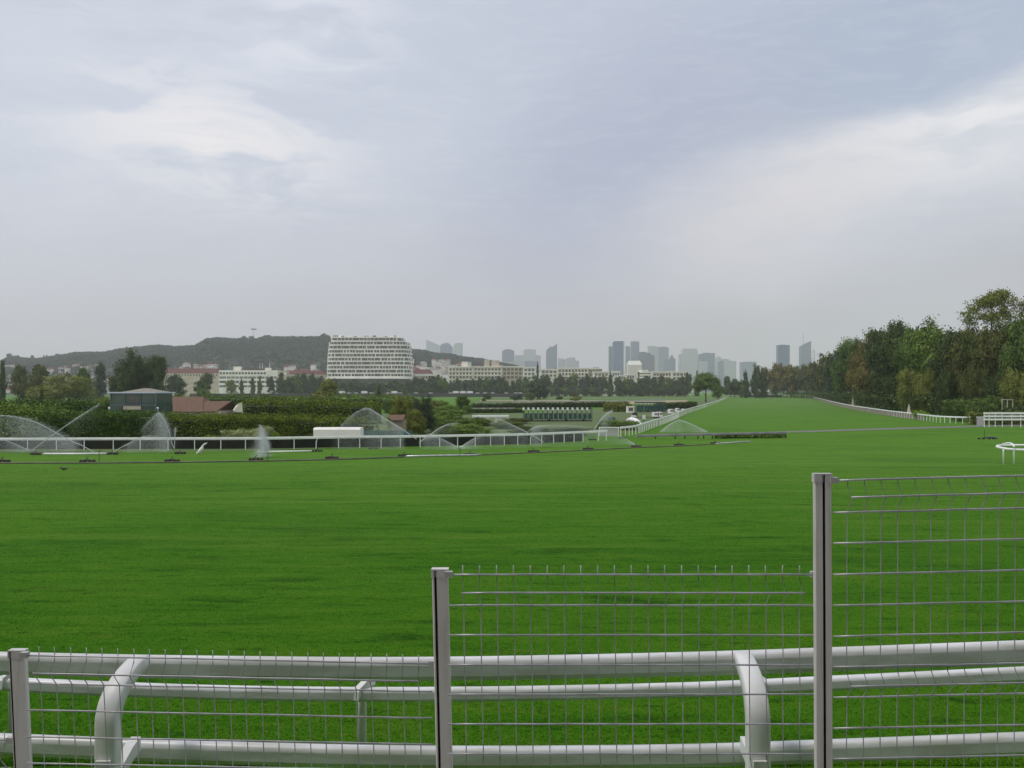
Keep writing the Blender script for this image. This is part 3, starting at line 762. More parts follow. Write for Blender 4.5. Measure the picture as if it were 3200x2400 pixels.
# --- Mont-like wooded hill at the back left
ridge = [(-1400, 1160), (-700, 1140), (-100, 1134), (10, 1130), (30, 1118), (111, 1124), (187, 1113), (241, 1104), (325, 1103), (377, 1093), (430, 1087), (497, 1081), (542, 1086), (611, 1083), (648, 1062), (681, 1058), (717, 1062), (756, 1061),
         (801, 1063), (828, 1055), (877, 1056), (1000, 1055), (1012, 1049), (1040, 1056), (1120, 1070), (1200, 1085), (1278, 1094), (1328, 1096), (1354, 1106), (1417, 1109), (1432, 1116), (1489, 1122), (1519, 1127), (1600, 1142), (1700, 1168), (1820, 1200), (1950, 1221)]
def ridge_y(px):
    if px <= ridge[0][0]: return ridge[0][1]
    for (x0, y0), (x1, y1) in zip(ridge[:-1], ridge[1:]):
        if x0 <= px <= x1: return y0 + (y1 - y0) * (px - x0) / (x1 - x0)
    return 1221.5
HD = 2800.
def hillz(px, d):
    R = CZ + (HY - ridge_y(px)) / F * HD - 6
    t = (d - 1280) / (HD - 1280); t = max(0, min(1, t)); s = (t * t * (3 - 2 * t)) * .75 + t * .25
    if d > HD: s = 1 - .35 * (d - HD) / 900.
    return R * s - .5
hv = []; cols = [-1400 + 25 * i for i in range(135)]; rows_ = [1280 + 80 * j for j in range(29)]
for d in rows_:
    for px in cols: hv.append(((px - 1600) / F * d, d, hillz(px, d)))
hb = MB(); nc = len(cols)
hb.add(hv, [(j * nc + i, j * nc + i + 1, (j + 1) * nc + i + 1, (j + 1) * nc + i) for j in range(len(rows_) - 1) for i in range(nc - 1)])
M['hill'] = mat('hill_ground', (.022, .034, .020), .95, (.040, .046, .028), .012)
o = hb.build('hill', M['hill'], smooth=True); tag(o, kind='structure')
rng = np.random.default_rng(3); Vs = []
NB = 15000
upx = rng.uniform(-500, 1900, NB); ud = 1480 + (HD + 60 - 1480) * np.sqrt(rng.uniform(0, 1, NB))
# a line of crowns on the ridge itself
upx[:1500] = rng.uniform(-100, 1700, 1500); ud[:1500] = rng.uniform(HD - 60, HD + 20, 1500)
ok = [i for i in range(NB) if (HY - ridge_y(upx[i])) > 14 and not (ud[i] < 2000 and (ud[i] * 7 % 11) < 3)]
pp = []
for i in ok:
    px, d = upx[i], ud[i]; z = hillz(px, d); r = rng.uniform(4, 9) * (1 if d < HD - 70 else .62)
    pp.append(((px - 1600) / F * d, d, z + r * .4, r))
pp = np.array(pp); n = len(pp); m = 16
dirs = rng.normal(size=(n, m, 3)); dirs[:, :, 2] = np.abs(dirs[:, :, 2]); dirs[:, :, 1] = -np.abs(dirs[:, :, 1]) * .9; dirs /= np.linalg.norm(dirs, axis=2)[:, :, None]
pts = pp[:, None, :3] + dirs * pp[:, None, 3:4] * np.array([1.1, 1, .75])
V = leafquads(pts.reshape(-1, 3), dirs.reshape(-1, 3), 2.7, rng, .6)
o = quads_obj('hill_woodland', V, 4, LM['far']); tag(o, kind='stuff')

# --- belt of trees across the far side of the infield
seg = [(870, 1008, 1170, 'between the offices and the round block'), (1012, 1285, 1190, 'at the foot of the big round white block'),
       (1288, 1398, 1180, 'under the flat white pavilion'), (1400, 1655, 1186, 'in front of the long cream building'),
       (1660, 1893, 1178, 'left of the tall cypress under the skyline'), (1925, 2160, 1180, 'between the tall cypress and the lone spreading tree'), (2265, 2330, 1180, 'just right of the lone spreading tree')]
bc = ['dark', 'grey', 'dark', 'grey', 'green', 'dark']
for si, (x0, x1, ty, where) in enumerate(seg):
    n = max(2, int((x1 - x0) / 21)); 
    for i in range(n):
        px = x0 + (x1 - x0) * (i + .5) / n + RND.uniform(-4, 4)
        tree(px, 985 + RND.uniform(-40, 50), ty + RND.uniform(-9, 9), RND.uniform(38, 58), bc[(i * 5 + si) % 6], 'broad' if i % 3 else 'tall',
             'belt tree %s, %s from the left' % (where, ORD[i]), 'far belt of trees across the infield', 'far', 1 + (i + si) % 4)
    for i in range(n - 1):
        px = x0 + (x1 - x0) * (i + 1) / n
        tree(px, 960, ty + 22 + RND.uniform(-4, 5), 34, bc[(i * 3 + si) % 6], 'bush', 'low filling tree %s, %s from the left' % (where, ORD[i]), 'low trees in the far belt', 'far', 1 + i % 3)
specials = [(8, 400, 1131, 30, 'dark', 'tall', 'dark tree cut by the left edge of the picture'),
 (62, 520, 1140, 66, 'rust', 'broad', 'brownish tree beyond the hedges, second from the left edge'), (120, 500, 1137, 80, 'rust', 'broad', 'russet-topped tree beyond the hedges left of the wide olive tree'),
 (88, 430, 1178, 90, 'rust', 'bush', 'low brown-tinged tree in front of the russet-topped tree'),
 (215, 400, 1150, 165, 'olive', 'bush', 'wide olive tree left of the glazed cabin'), (150, 380, 1190, 130, 'olive', 'bush', 'broad low dull tree under the wide olive tree'), (262, 420, 1146, 60, 'green', 'broad', 'bluish green tree at the right side of the wide olive tree'),
 (312, 560, 1138, 56, 'grey', 'tall', 'dull slim tree between the wide olive tree and the tall dark pair'),
 (410, 380, 1096, 146, 'dark', 'broad', 'tallest dark green tree on the left, behind the glazed cabin'), (486, 385, 1106, 98, 'dark', 'broad', 'tall narrow dark tree right of the tallest dark one'),
 (372, 370, 1150, 66, 'dark', 'bush', 'dark tree at the left foot of the tallest dark tree'),
 (548, 640, 1172, 84, 'grey', 'broad', 'rounded grey-green tree behind the brown roof'), (642, 700, 1162, 72, 'dark', 'broad', 'blue-green tree left of the white office block'),
 (634, 520, 1206, 50, 'green', 'bush', 'small dense tree before the blue-green one, left of the offices'),
 (722, 930, 1186, 46, 'olive', 'broad', 'light olive tree in front of the white office block, left part'), (790, 940, 1180, 22, 'rust', 'tall', 'slim brown tree in front of the office block centre'),
 (812, 940, 1178, 20, 'rust', 'tall', 'slim brown tree right of centre before the office block'), (755, 945, 1186, 22, 'rust', 'tall', 'slim brown tree left of centre before the office block'),
 (846, 900, 1178, 38, 'grey', 'broad', 'round blue-grey tree at the right end of the office block'),
 (1026, 330, 1186, 84, 'olive', 'broad', 'round olive tree just below the left of the round block'), (1000, 325, 1208, 70, 'olive', 'bush', 'lower olive shrub tree beside the round olive tree'),
 (1184, 330, 1202, 38, 'dark', 'cone', 'small dark conical tree left of the large willow-like tree'),
 (1262, 118, 1214, 106, 'olive', 'bush', 'large willow-like tree rising behind the running rail, left half'), (1316, 116, 1219, 104, 'grey', 'bush', 'large willow-like tree rising behind the running rail, right half'),
 (1296, 113, 1275, 80, 'olive', 'weep', 'dim lower crown hanging below the large willow-like tree'),
 (1446, 230, 1234, 66, 'green', 'broad', 'fresh green round tree right of the large willow-like tree'), (1462, 225, 1262, 40, 'green', 'bush', 'bushy green tree at the foot of the fresh green round tree'),
 (1680, 600, 1187, 80, 'grey', 'weep', 'round weeping tree standing alone in the far infield'), (1658, 560, 1222, 34, 'green', 'bush', 'green shrub at the left foot of the weeping tree'),
 (1614, 560, 1230, 44, 'grey', 'bush', 'clipped block shrub left of the weeping tree'), (1748, 620, 1238, 28, 'dark', 'bush', 'small dark globe shrub right of the weeping tree'),
 (1798, 520, 1236, 40, 'olive', 'bush', 'small spreading shrub above the starting gate'), (1794, 700, 1224, 22, 'rust', 'broad', 'little brownish tree above the small spreading shrub'),
 (1512, 520, 1240, 22, 'dark', 'cone', 'tiny dark cone shrub in the infield'), (1524, 640, 1228, 32, 'dark', 'bush', 'dark shrub behind the tiny cone shrub'),
 (1908, 930, 1154, 34, 'dark', 'cone', 'tall cypress in the far belt under the two white-edged towers'), (1996, 1020, 1160, 24, 'rust', 'cone', 'brownish pointed tree left of the cream round-ended building'),
 (1680, 1010, 1132, 12, 'dark', 'tall', 'narrow dark tree rising against the pale towers'),
 (2206, 480, 1165, 104, 'green', 'umb', 'lone spreading tree with a domed crown beside the track'),
 (2246, 560, 1200, 50, 'green', 'broad', 'second green tree behind the right side of the lone spreading tree'),
 (2178, 990, 1158, 22, 'dark', 'cone', 'pointed dark tree behind the left side of the lone spreading tree'), (2150, 1010, 1164, 34, 'dark', 'broad', 'dark round tree at the right end of the cream buildings'),
 (2330, 760, 1150, 40, 'dark', 'cone', 'dark pine in front of the grey flat-topped tower'), (2296, 800, 1185, 60, 'dark', 'broad', 'broad dark tree left of the dark pine'), (2362, 740, 1142, 44, 'dark', 'tall', 'tall dark tree beside the first russet trees of the wood'),
 (2385, 745, 1160, 40, 'dark', 'tall', 'dark tree tucked against the far end of the wood')]
for i, (px, d, ty, wp, c_, kd, lb) in enumerate(specials):
    nm = 'shrub' if 'shrub' in lb and 'tree' not in lb.split(' ')[:5] else 'tree'
    tree(px, d, ty, wp, c_, kd, lb, None, 'big' if d < 125 else ('near' if (wp > 90 or d < 240) else ('mid' if wp > 40 else 'far')), 1 + i % 4, name=nm, cat=nm)
tree(130, 140, 1208, 40, 'dark', 'cone', 'dark narrow spruce rising out of the left hedges', None, 'near', 1)

# --- hedges of the infield behind the far rail
def hrun(px0, d0, px1, d1, py0, py1, dep, z0=0):
    """hedge run between two image columns, its top edge at the given rows"""
    out = []; n = max(1, int(abs(px1 - px0) / 90))
    for i in range(n):
        f0, f1 = i / n, (i + 1) / n; fm = (f0 + f1) / 2
        dm = d0 + (d1 - d0) * fm; out.append((XY(px0 + (px1 - px0) * f0, d0 + (d1 - d0) * f0), XY(px0 + (px1 - px0) * f1, d0 + (d1 - d0) * f1), dep, z0, CZ - (py0 + (py1 - py0) * fm - HY) / F * dm))
    return out
volume_leaves('hedge', 'tall clipped green hedge behind the left running rail, under the cabin', 'hedge', hrun(122, 96, 498, 97, 1302, 1301, 9), 42000, .085, LM['hedge'], 1, lump=.35)
volume_leaves('hedge', 'long dark-fronted hedge right of the tall curved water curtain', 'hedge', hrun(502, 98, 1040, 100, 1304, 1312, 10), 50000, .085, LM['hedgeo'], 2, lump=.45)
volume_leaves('hedge', 'olive hedge end rounding off behind the white trailer', 'hedge', hrun(1040, 103, 1185, 106, 1314, 1330, 9), 9000, .10, LM['hedgeo'], 3, lump=.5)
volume_leaves('hedge', 'ragged bright green hedge at the left edge behind the rail', 'hedge', hrun(-220, 97, 124, 96, 1290, 1292, 7), 22000, .12, LM['bright'], 4, lump=.8)
volume_leaves('hedge', 'flat-topped hedge one row back on the far left', 'hedge', hrun(-250, 150, 345, 146, 1258, 1262, 6), 20000, .16, LM['hedge'], 5, lump=.5)
volume_leaves('hedge', 'olive hedge row behind the long one, under the office block', 'hedge', hrun(760, 150, 1190, 158, 1258, 1268, 10), 16000, .15, LM['hedgeo'], 6, lump=.8)
volume_leaves('hedge', 'green hedge row behind the brown roof', 'hedge', hrun(610, 260, 1000, 260, 1240, 1246, 8), 9000, .22, LM['green'], 7, lump=.8)
volume_leaves('hedge', 'far low hedge between the olive tree and the weeping tree', 'hedge', hrun(1030, 300, 1290, 300, 1240, 1244, 8), 6000, .26, LM['bright'], 9, lump=.9)
volume_leaves('hedge', 'long dark jump hedge crossing the infield above the starting gate', 'hedge', hrun(1480, 306, 1965, 330, 1265, 1258, 2.5), 7000, .22, LM['dark'], 10, lump=.15)
volume_leaves('hedge', 'second dark jump hedge left of the starting gate', 'hedge', hrun(1478, 240, 1640, 243, 1282, 1282, 1.8), 3600, .18, LM['dark'], 11, lump=.1)
volume_leaves('hedge', 'dark hedge under the lone spreading tree beyond the second gate', 'hedge', hrun(2060, 270, 2180, 320, 1263, 1258, 2), 2600, .2, LM['dark'], 12, lump=.1)
volume_leaves('hedge', 'low green hedge strip where the rail turns the corner', 'hedge', hrun(1868, 136, 1992, 134, 1321, 1324, 3), 4200, .09, LM['bright'], 13, lump=.3)
volume_leaves('hedge', 'brown-green brush bank right of the second starting gate posts', 'hedge', hrun(1905, 250, 1975, 252, 1266, 1262, 4), 2400, .2, LM['olive'], 14, lump=.8)
for i, (px, d, ty, wp, c_, lb) in enumerate([(745, 92.5, 1328, 116, 'pale', 'silvery bush with fine leaves behind the rail, left part'), (805, 93, 1323, 110, 'pale', 'silvery bush with fine leaves behind the rail, right part'),
    (652, 91.5, 1352, 50, 'yellow', 'bright yellow-green bush poking above the running rail'), (862, 94, 1345, 44, 'yellow', 'yellow-green sprig bush right of the silvery bush'), (334, 93, 1368, 34, 'yellow', 'tiny yellow-green sprig bush under the clipped hedge'),
    (1376, 128, 1284, 150, 'bright', 'large round clipped mound shrub below the fresh green tree'), (1440, 122, 1292, 160, 'green', 'wide mound shrub with drooping sides, right of the willow-like tree'),
    (1470, 115, 1316, 150, 'bright', 'lower mound shrub touching the running rail line'), (1400, 112, 1330, 90, 'green', 'small mound shrub at the left of the lower mounds'), (1500, 150, 1302, 90, 'green', 'rounded green bush right of the mound shrubs'), (1330, 205, 1238, 120, 'olive', 'big bush mass between the willow-like tree and the fresh green tree'), (1404, 190, 1260, 120, 'bright', 'bright bush mass below the fresh green tree'), (1240, 200, 1232, 110, 'green', 'green bush mass behind the left of the willow-like tree'), (1340, 150, 1275, 60, 'green', 'shrub in shade behind the willow-like tree'),
    (1590, 140, 1312, 110, 'green', 'low green mound left of the first water fan on the right'), (1610, 160, 1304, 110, 'rust', 'low reddish heather mound before the starting gate'), (1530, 150, 1318, 80, 'olive', 'dry olive mound under the white infield rail'),
    (1660, 122, 1330, 150, 'dark', 'dark low bank of shrubs behind the rail under the starting gate'), (1780, 120, 1332, 150, 'dark', 'dark low bank of shrubs right of the starting gate foot'),
    (700, 210, 1248, 60, 'dark', 'dark bush between the brown roof and the olive hedge'), (1380, 260, 1244, 50, 'bright', 'pale green bush behind the willow-like tree'), (540, 230, 1222, 70, 'green', 'leafy bush behind the brown roof'), (320, 200, 1226, 50, 'olive', 'light bush left of the glazed cabin')]):
    tree(px, d, ty, wp, c_, 'bush', lb, None, 'near', 1 + i % 4, name='bush', cat='bush')

for i, (px, dy, wp, lb) in enumerate([(30, 14, 26, 'rounded tree alone on the left end of the hill crest'), (54, 10, 20, 'second rounded tree on the left end of the hill crest'), (101, 13, 18, 'domed tree on the hill crest above the russet trees'), (137, 12, 6, 'thin tree like a post on the hill crest'), (146, 11, 8, 'stubby upright tree on the hill crest'),
    (180, 9, 22, 'flat-crowned tree on the hill crest right of the stubby one'), (236, 6, 20, 'low dark tree on the hill crest above the wide olive tree'), (372, 6, 14, 'small tree on the hill crest above the tallest dark tree'), (762, 12, 26, 'loose-crowned tree on the hill crest left of the mast'), (786, 13, 24, 'loose-crowned tree on the hill crest at the mast foot'), (838, 8, 40, 'broad crown on the hill crest right of the mast'), (1012, 8, 22, 'dark crown on the hill crest touching the round block')]):
    d = HD - 8; tree(px, d, ridge_y(px) - dy, wp, 'far', 'broad', lb, 'trees on the hill crest', 'far', 1 + i % 4, zb=hillz(px, d) - 2)
# ------------------------------------------------------------------ buildings
M['cream'] = mat('cream_render', (.82, .78, .70), .8, (.72, .68, .60), .15)
M['bwhite'] = mat('white_cladding', (.86, .85, .82), .7, (.76, .75, .71), .1)
M['win'] = mat('dark_window_glass', (.075, .078, .080), .2, (.16, .15, .13), .35, spec=.8)
M['winl'] = mat('window_with_blinds', (.30, .28, .25), .4, (.10, .10, .11), .5)
M['redroof'] = mat('red_tiles', (.125, .034, .030), .8, (.09, .032, .028), .3)
M['greyroof'] = mat('grey_roofing', (.22, .21, .21), .8)
M['tan'] = mat('tan_render', (.58, .51, .42), .8, (.48, .41, .34), .2)
def block(parent, x0, x1, y0, y1, z0, z1, m, name='wall'):
    b = MB(); b.box(x0, x1, y0, y1, z0, z1); return b.build(name, m, parent)
def win_rows(parent, x0, x1, yf, rows, n, m, fill=.7, parent_mesh=None, skip=None, name='window'):
    """one window object each, sharing a mesh; rows = [(z0, z1)]"""
    bay = (x1 - x0) / n; off = parent.location
    for z0, z1 in rows:
        b = MB(); b.box(-bay * fill / 2, bay * fill / 2, -.12, .15, 0, z1 - z0); proto_ = b.build(name, m, None); me = proto_.data; bpy.data.objects.remove(proto_)
        for i in range(n):
            if skip and skip(i): continue
            o = bpy.data.objects.new(name, me); COL.objects.link(o); o.parent = parent
            o.location = (x0 + bay * (i + .5) - off.x, yf - off.y, z0 - off.z)
def pxz(py, d): return CZ - (py - HY) / F * d
def pxx(px, d): return (px - 1600) / F * d
# big rounded white block
TD = 1050.
tw = thing('office_block', 'big rounded white office block of eleven storeys with continuous ribbon windows', 'building', (pxx(1150, TD), TD + 22, 0))
def rr_outline(xl, xr, yf, dep, rl, rr_, n=7):
    """plan with generously rounded ends"""
    pts = []
    for k in range(n + 1):
        a_ = math.pi / 2 * k / n; pts.append((xl + rl - rl * math.cos(a_) , yf + dep * .45 - dep * .45 * math.sin(a_)))
    for k in range(n + 1):
        a_ = math.pi / 2 * k / n; pts.append((xr - rr_ + rr_ * math.sin(a_), yf + dep * .45 - dep * .45 * math.cos(a_)))
    pts += [(xr, yf + dep * .8), (xr - rr_ * .4, yf + dep), (xl + rl * .4, yf + dep), (xl, yf + dep * .8)]
    return pts
fl = [(1180, 1014, 1284), (1168.5, 1014, 1284), (1156, 1014, 1283), (1143.5, 1015, 1282), (1131, 1015, 1281), (1118.5, 1016, 1280), (1106, 1017, 1279), (1094, 1018, 1278), (1080.5, 1020, 1275), (1068, 1023, 1272), (1056, 1025, 1262)]
for i in range(len(fl) - 1):
    py0, xa, xb = fl[i]; py1 = fl[i + 1][0]
    z0, z1 = pxz(py0, TD), pxz(py1, TD); xl, xr = pxx(xa, TD), pxx(xb, TD)
    if i == 9: xl, xr = pxx(1026, TD), pxx(1258, TD)
    out = rr_outline(xl, xr, TD, 40, 9, 12)
    ins = rr_outline(xl + .7, xr - .7, TD + .8, 38.4, 8.5, 11.5)
    fb = MB(); fb.slab(out, z0, z0 + (z1 - z0) * .36)
    b = MB(); b.slab(ins, z0 + (z1 - z0) * .36, z1); b.build('window_band', M['win'], tw)
    b = fb; L_ = 0; step = (2.9, 2.3, 4.1)[i % 3]; q = step * .5
    R_ = random.Random(i)
    for (a_, c_) in zip(out[:16], out[1:16]):
        ax, ay = a_; cx, cy = c_; ln = math.hypot(cx - ax, cy - ay)
        while q < ln:
            f = q / ln; x, y = ax + (cx - ax) * f, ay + (cy - ay) * f
            nx_, ny_ = (cy - ay) / ln, -(cx - ax) / ln
            wq = .24 if R_.random() < .8 else .6
            b.box(x - wq, x + wq, y + .25, y + 1.4, z0 + (z1 - z0) * .37, z1 + .02)
            q += (3.9, 4.4, 3.6, 5.0)[i % 4] * (2 if R_.random() < .12 else 1)
        q -= ln
    b.build('storey_facade', M['bwhite'], tw)
    # drawn blinds behind some bays
    for k in range(6):
        x = R_.uniform(xl + 17, xr - 20); wd = R_.uniform(2, 7); b = MB(); b.box(x, x + wd, TD + .62 - .01 * k, TD + .9, z0 + (z1 - z0) * R_.choice((.4, .6)), z1 - .05); b.build('blind', M['winl'], tw)
zt = pxz(1056, TD)
b = MB(); b.slab(rr_outline(pxx(1026, TD), pxx(1254, TD), TD, 40, 9, 12), zt, zt + 1.1); b.build('roof', M['bwhite'], tw)
b = MB(); b.slab(rr_outline(pxx(1010, TD), pxx(1288, TD), TD - 2, 44, 16, 18), pxz(1184, TD), pxz(1180, TD)); b.build('first_floor_slab', M['bwhite'], tw)
b = MB(); b.slab(rr_outline(pxx(1025, TD), pxx(1276, TD), TD + 4, 34, 12, 12), 0, pxz(1184, TD)); b.build('ground_floor', M['win'], tw)
R_ = random.Random(5)
for i, x in enumerate((1034, 1045, 1058, 1066, 1090, 1106, 1118, 1142, 1150, 1166, 1182, 1203, 1220, 1232, 1241)):
    b = MB(); wd = R_.uniform(1.2, 3.2); xx = pxx(x, TD); h = R_.uniform(1.2, 2.4)
    if i % 3 == 0: b.box(xx - wd, xx + wd, TD + 8, TD + 12, zt + 1.1, zt + 1.1 + h)
    elif i % 3 == 1:
        b.box(xx - wd, xx + wd, TD + 7, TD + 10, zt + 1.1 + h * .6, zt + 1.1 + h); b.box(xx - wd, xx - wd + .4, TD + 8, TD + 9, zt + 1.1, zt + 1.1 + h * .6); b.box(xx + wd - .4, xx + wd, TD + 8, TD + 9, zt + 1.1, zt + 1.1 + h * .6)
    else: b.frus(xx - wd, xx + wd, TD + 8, TD + 12, zt + 1.1, zt + 1.1 + h, wd * .6, .5)
    b.build('rooftop_unit', M['win'] if i % 2 else M['bwhite'], tw)
b = MB(); b.box(pxx(1252, TD), pxx(1272, TD), TD + 9, TD + 12, pxz(1072, TD), pxz(1069, TD)); b.build('terrace_canopy', M['win'], tw)

# white four-storey office block
D = 1080.; x0, x1 = pxx(684, D), pxx(868, D)
ob = thing('office_block', 'white four-storey office block with small square top windows and roof plant', 'building', ((x0 + x1) / 2, D, 0))
block(ob, x0, x1, D, D + 16, 0, pxz(1157, D), M['bwhite'])
win_rows(ob, x0 + .5, x1 - 14, D, [(pxz(1169.5, D), pxz(1163, D))], 15, M['win'], .72)
for za, zb_ in ((1183, 1176.5), (1197, 1190), (1210, 1204)):
    b = MB(); b.box(x0 + .6, x1 - 1, D - .12, D + .3, pxz(za, D), pxz(zb_, D)); b.build('window_band', M['win'] if za != 1183 else M['winl'], ob)
b = MB()
for i in range(12):
    xx = x0 + 9 + i * 5.2; b.box(xx, xx + .8, D - .3, D - .13, 0, pxz(1172, D))
b.build('piers', M['bwhite'], ob)
block(ob, pxx(727, D), pxx(750, D), D + 3, D + 9, pxz(1157, D), pxz(1145, D), M['cream'], 'stair_tower')
block(ob, pxx(826, D), pxx(842, D), D + 3, D + 9, pxz(1157, D), pxz(1149, D), M['cream'], 'rooftop_unit')
block(ob, pxx(752, D), pxx(820, D), D + 4, D + 9, pxz(1157, D), pxz(1153, D), M['redroof'], 'rooftop_unit')
for x in (808, 816, 838): 
    b = MB(); b.tube([(pxx(x, D), D + 6, pxz(1153, D)), (pxx(x, D), D + 6, pxz(1134, D))], .22, 5); b.build('mast', M['bwhite'], ob)
annex = thing('annex', 'low brown-fronted annex joined to the right end of the white office block', 'building', (x1 + 5, D + 4, 0))
block(annex, x1 + .2, pxx(893, D), D + 4, D + 16, 0, pxz(1158, D), M['tan']); block(annex, x1 + .2, pxx(893, D), D + 3.4, D + 3.99, pxz(1172, D), pxz(1165, D), M['bwhite'], 'balcony')
# red-roofed long buildings
def longroof(x0, x1, ye, yr, D, lab, wallm):
    r = thing('long_building', lab, 'building', (pxx((x0 + x1) / 2, D), D, 0)); xa, xb = pxx(x0, D), pxx(x1, D)
    block(r, xa, xb, D, D + 18, 0, pxz(ye, D), wallm)
    b = MB(); b.frus(xa - .5, xb + .5, D - .5, D + 18.5, pxz(ye, D), pxz(yr, D), 4, 8); b.build('roof', M['redroof'], r)
    win_rows(r, xa, xb, D, [(pxz(ye + 9, D), pxz(ye + 4, D))], 20, M['win'], .4)
longroof(512, 690, 1166, 1151, 1230., 'long low building with a dark red tiled roof, left of the offices', M['tan'])
longroof(880, 1012, 1170, 1157, 1230., 'dark red tiled long roof between the offices and the round block', M['tan'])
longroof(1282, 1350, 1168, 1154, 1250., 'small dark red roof just right of the round block', M['tan'])
# flat pavilion
D = 1090.
pv_ = thing('pavilion', 'flat-roofed white pavilion just right of the round office block', 'building', (pxx(1340, D), D, 0))
block(pv_, pxx(1318, D), pxx(1372, D), D + 2, D + 14, 0, pxz(1175, D), M['cream']); block(pv_, pxx(1297, D), pxx(1381, D), D - 1, D + 16, pxz(1175, D), pxz(1168.5, D), M['bwhite'], 'roof')
win_rows(pv_, pxx(1320, D), pxx(1370, D), D + 2, [(pxz(1183, D), pxz(1177, D))], 6, M['win'], .5)
# cream terraces
def terrace_block(nm, lab, x0, x1, ytop, D, floors, n, m, slabproj=1.2, pent=None, gap=12.5, dep=14):
    r = thing(nm, lab, 'building', (pxx((x0 + x1) / 2, D), D, 0)); xa, xb = pxx(x0, D), pxx(x1, D)
    block(r, xa, xb, D, D + dep, 0, pxz(ytop, D), m)
    b = MB(); b.box(xa - .6, xb + .6, D - slabproj, D + dep + .5, pxz(ytop, D) + .01, pxz(ytop - 3.2, D)); b.build('roof', M['bwhite'], r)
    for f in range(floors):
        ya = ytop + 3 + f * gap
        win_rows(r, xa + .8, xb - .8, D, [(pxz(ya + 7.2, D), pxz(ya, D))], n, M['win'], (.74, .62)[f % 2])
        b = MB(); b.box(xa - .3, xb + .3, D - slabproj, D - .14, pxz(ya + 11, D), pxz(ya + 8.2, D)); b.build('balcony', m, r)
    for a_, c_, t_ in pent or []:
        block(r, pxx(a_, D), pxx(c_, D), D + 3, D + 11, pxz(ytop - 3.2, D) + .02, pxz(t_, D), M['tan'] if (a_ % 2) else M['cream'], 'roof_house')
    return r
terrace_block('apartment_building', 'long cream building with stacked balconies below the skyline, left section', 1401, 1478, 1148, 1110., 4, 7, M['cream'], pent=[(1442, 1461, 1130)])
terrace_block('apartment_building', 'middle section of the long cream building, with a brown roof house', 1479, 1568, 1148, 1112., 4, 8, M['cream'], pent=[(1513, 1529, 1124), (1535, 1560, 1126)])
terrace_block('apartment_building', 'shaded right section of the long cream building, under pale towers', 1569, 1634, 1148, 1118., 3, 5, M['tan'])  # tan in place of cream puts this section's shade into its colour
terrace_block('apartment_building', 'white-balconied end of the long cream building', 1635, 1674, 1150, 1106., 3, 3, M['bwhite'])
terrace_block('apartment_building', 'low cream block under the sail-shaped tower', 1690, 1742, 1156, 1130., 2, 4, M['cream'], gap=11)
terrace_block('apartment_building', 'long low cream block with square windows under the skyline gap', 1743, 1838, 1152, 1140., 3, 9, M['cream'], gap=11)
terrace_block('apartment_building', 'tan block stepping down left of the tall cypress', 1839, 1882, 1153, 1150., 2, 4, M['tan'], gap=11)
terrace_block('apartment_building', 'pale pinkish block right behind the tall cypress', 1856, 1902, 1164, 1100., 3, 4, M['cream'], gap=11)
terrace_block('apartment_building', 'small white block right of the tall cypress', 1912, 1938, 1163, 1120., 1, 3, M['bwhite'])
terrace_block('apartment_building', 'small cream block between two white ones near the cypress', 1958, 1984, 1172, 1110., 1, 3, M['cream'])
terrace_block('apartment_building', 'low white block between the cypress and the little cream one', 1930, 1956, 1175, 1125., 1, 4, M['bwhite'])
terrace_block('apartment_building', 'long pale stand building with an awning roof, right of centre', 2039, 2100, 1164, 1095., 2, 6, M['cream'])
terrace_block('apartment_building', 'cream end block with four dark openings beside the lone tree', 2100, 2149, 1164, 1085., 3, 4, M['cream'], pent=[(2063 + 40, 2110, 1159)])
D = 1080.
rb_ = thing('round_ended_building', 'cream round-ended building with swept balconies under the towers', 'building', (pxx(2018, D), D + 8, 0))
for i, (ya, yb, xa, xb, mm) in enumerate([(1222, 1182, 2002, 2034, 'cream'), (1182, 1177, 1999, 2040, 'bwhite'), (1177, 1174, 2003, 2036, 'win'), (1174, 1169, 1997, 2040, 'cream'), (1169, 1166, 2003, 2036, 'win'), (1166, 1161, 1994, 2037, 'bwhite'), (1161, 1156, 1998, 2028, 'cream')]):
    b = MB(); b.slab(rr_outline(pxx(xa, D), pxx(xb, D), D - (2 if mm != 'win' else 0), 18, 5, 5), pxz(ya, D), pxz(yb, D)); b.build({'win': 'window_band'}.get(mm, 'balcony' if i else 'wall'), M[mm], rb_)
D = 3300.
dm = thing('domed_building', 'ribbed cream barrel-shaped building far off among the towers', 'building', (pxx(1984, D), D, 0))
b = MB(); b.slab(rr_outline(pxx(1961, D), pxx(2007, D), D, 30, 6, 6), 0, pxz(1140, D)); b.build('wall', M['cream'], dm)
b = MB(); b.frus(pxx(1961, D), pxx(2007, D), D, D + 30, pxz(1140, D), pxz(1127, D), 7, 8); b.build('roof', M['bwhite'], dm)
b = MB()
for i in range(12): xx = pxx(1964 + i * 3.5, D); b.box(xx, xx + .9, D - .5, D - .1, 0, pxz(1140, D))
b.build('ribs', M['tan'], dm)

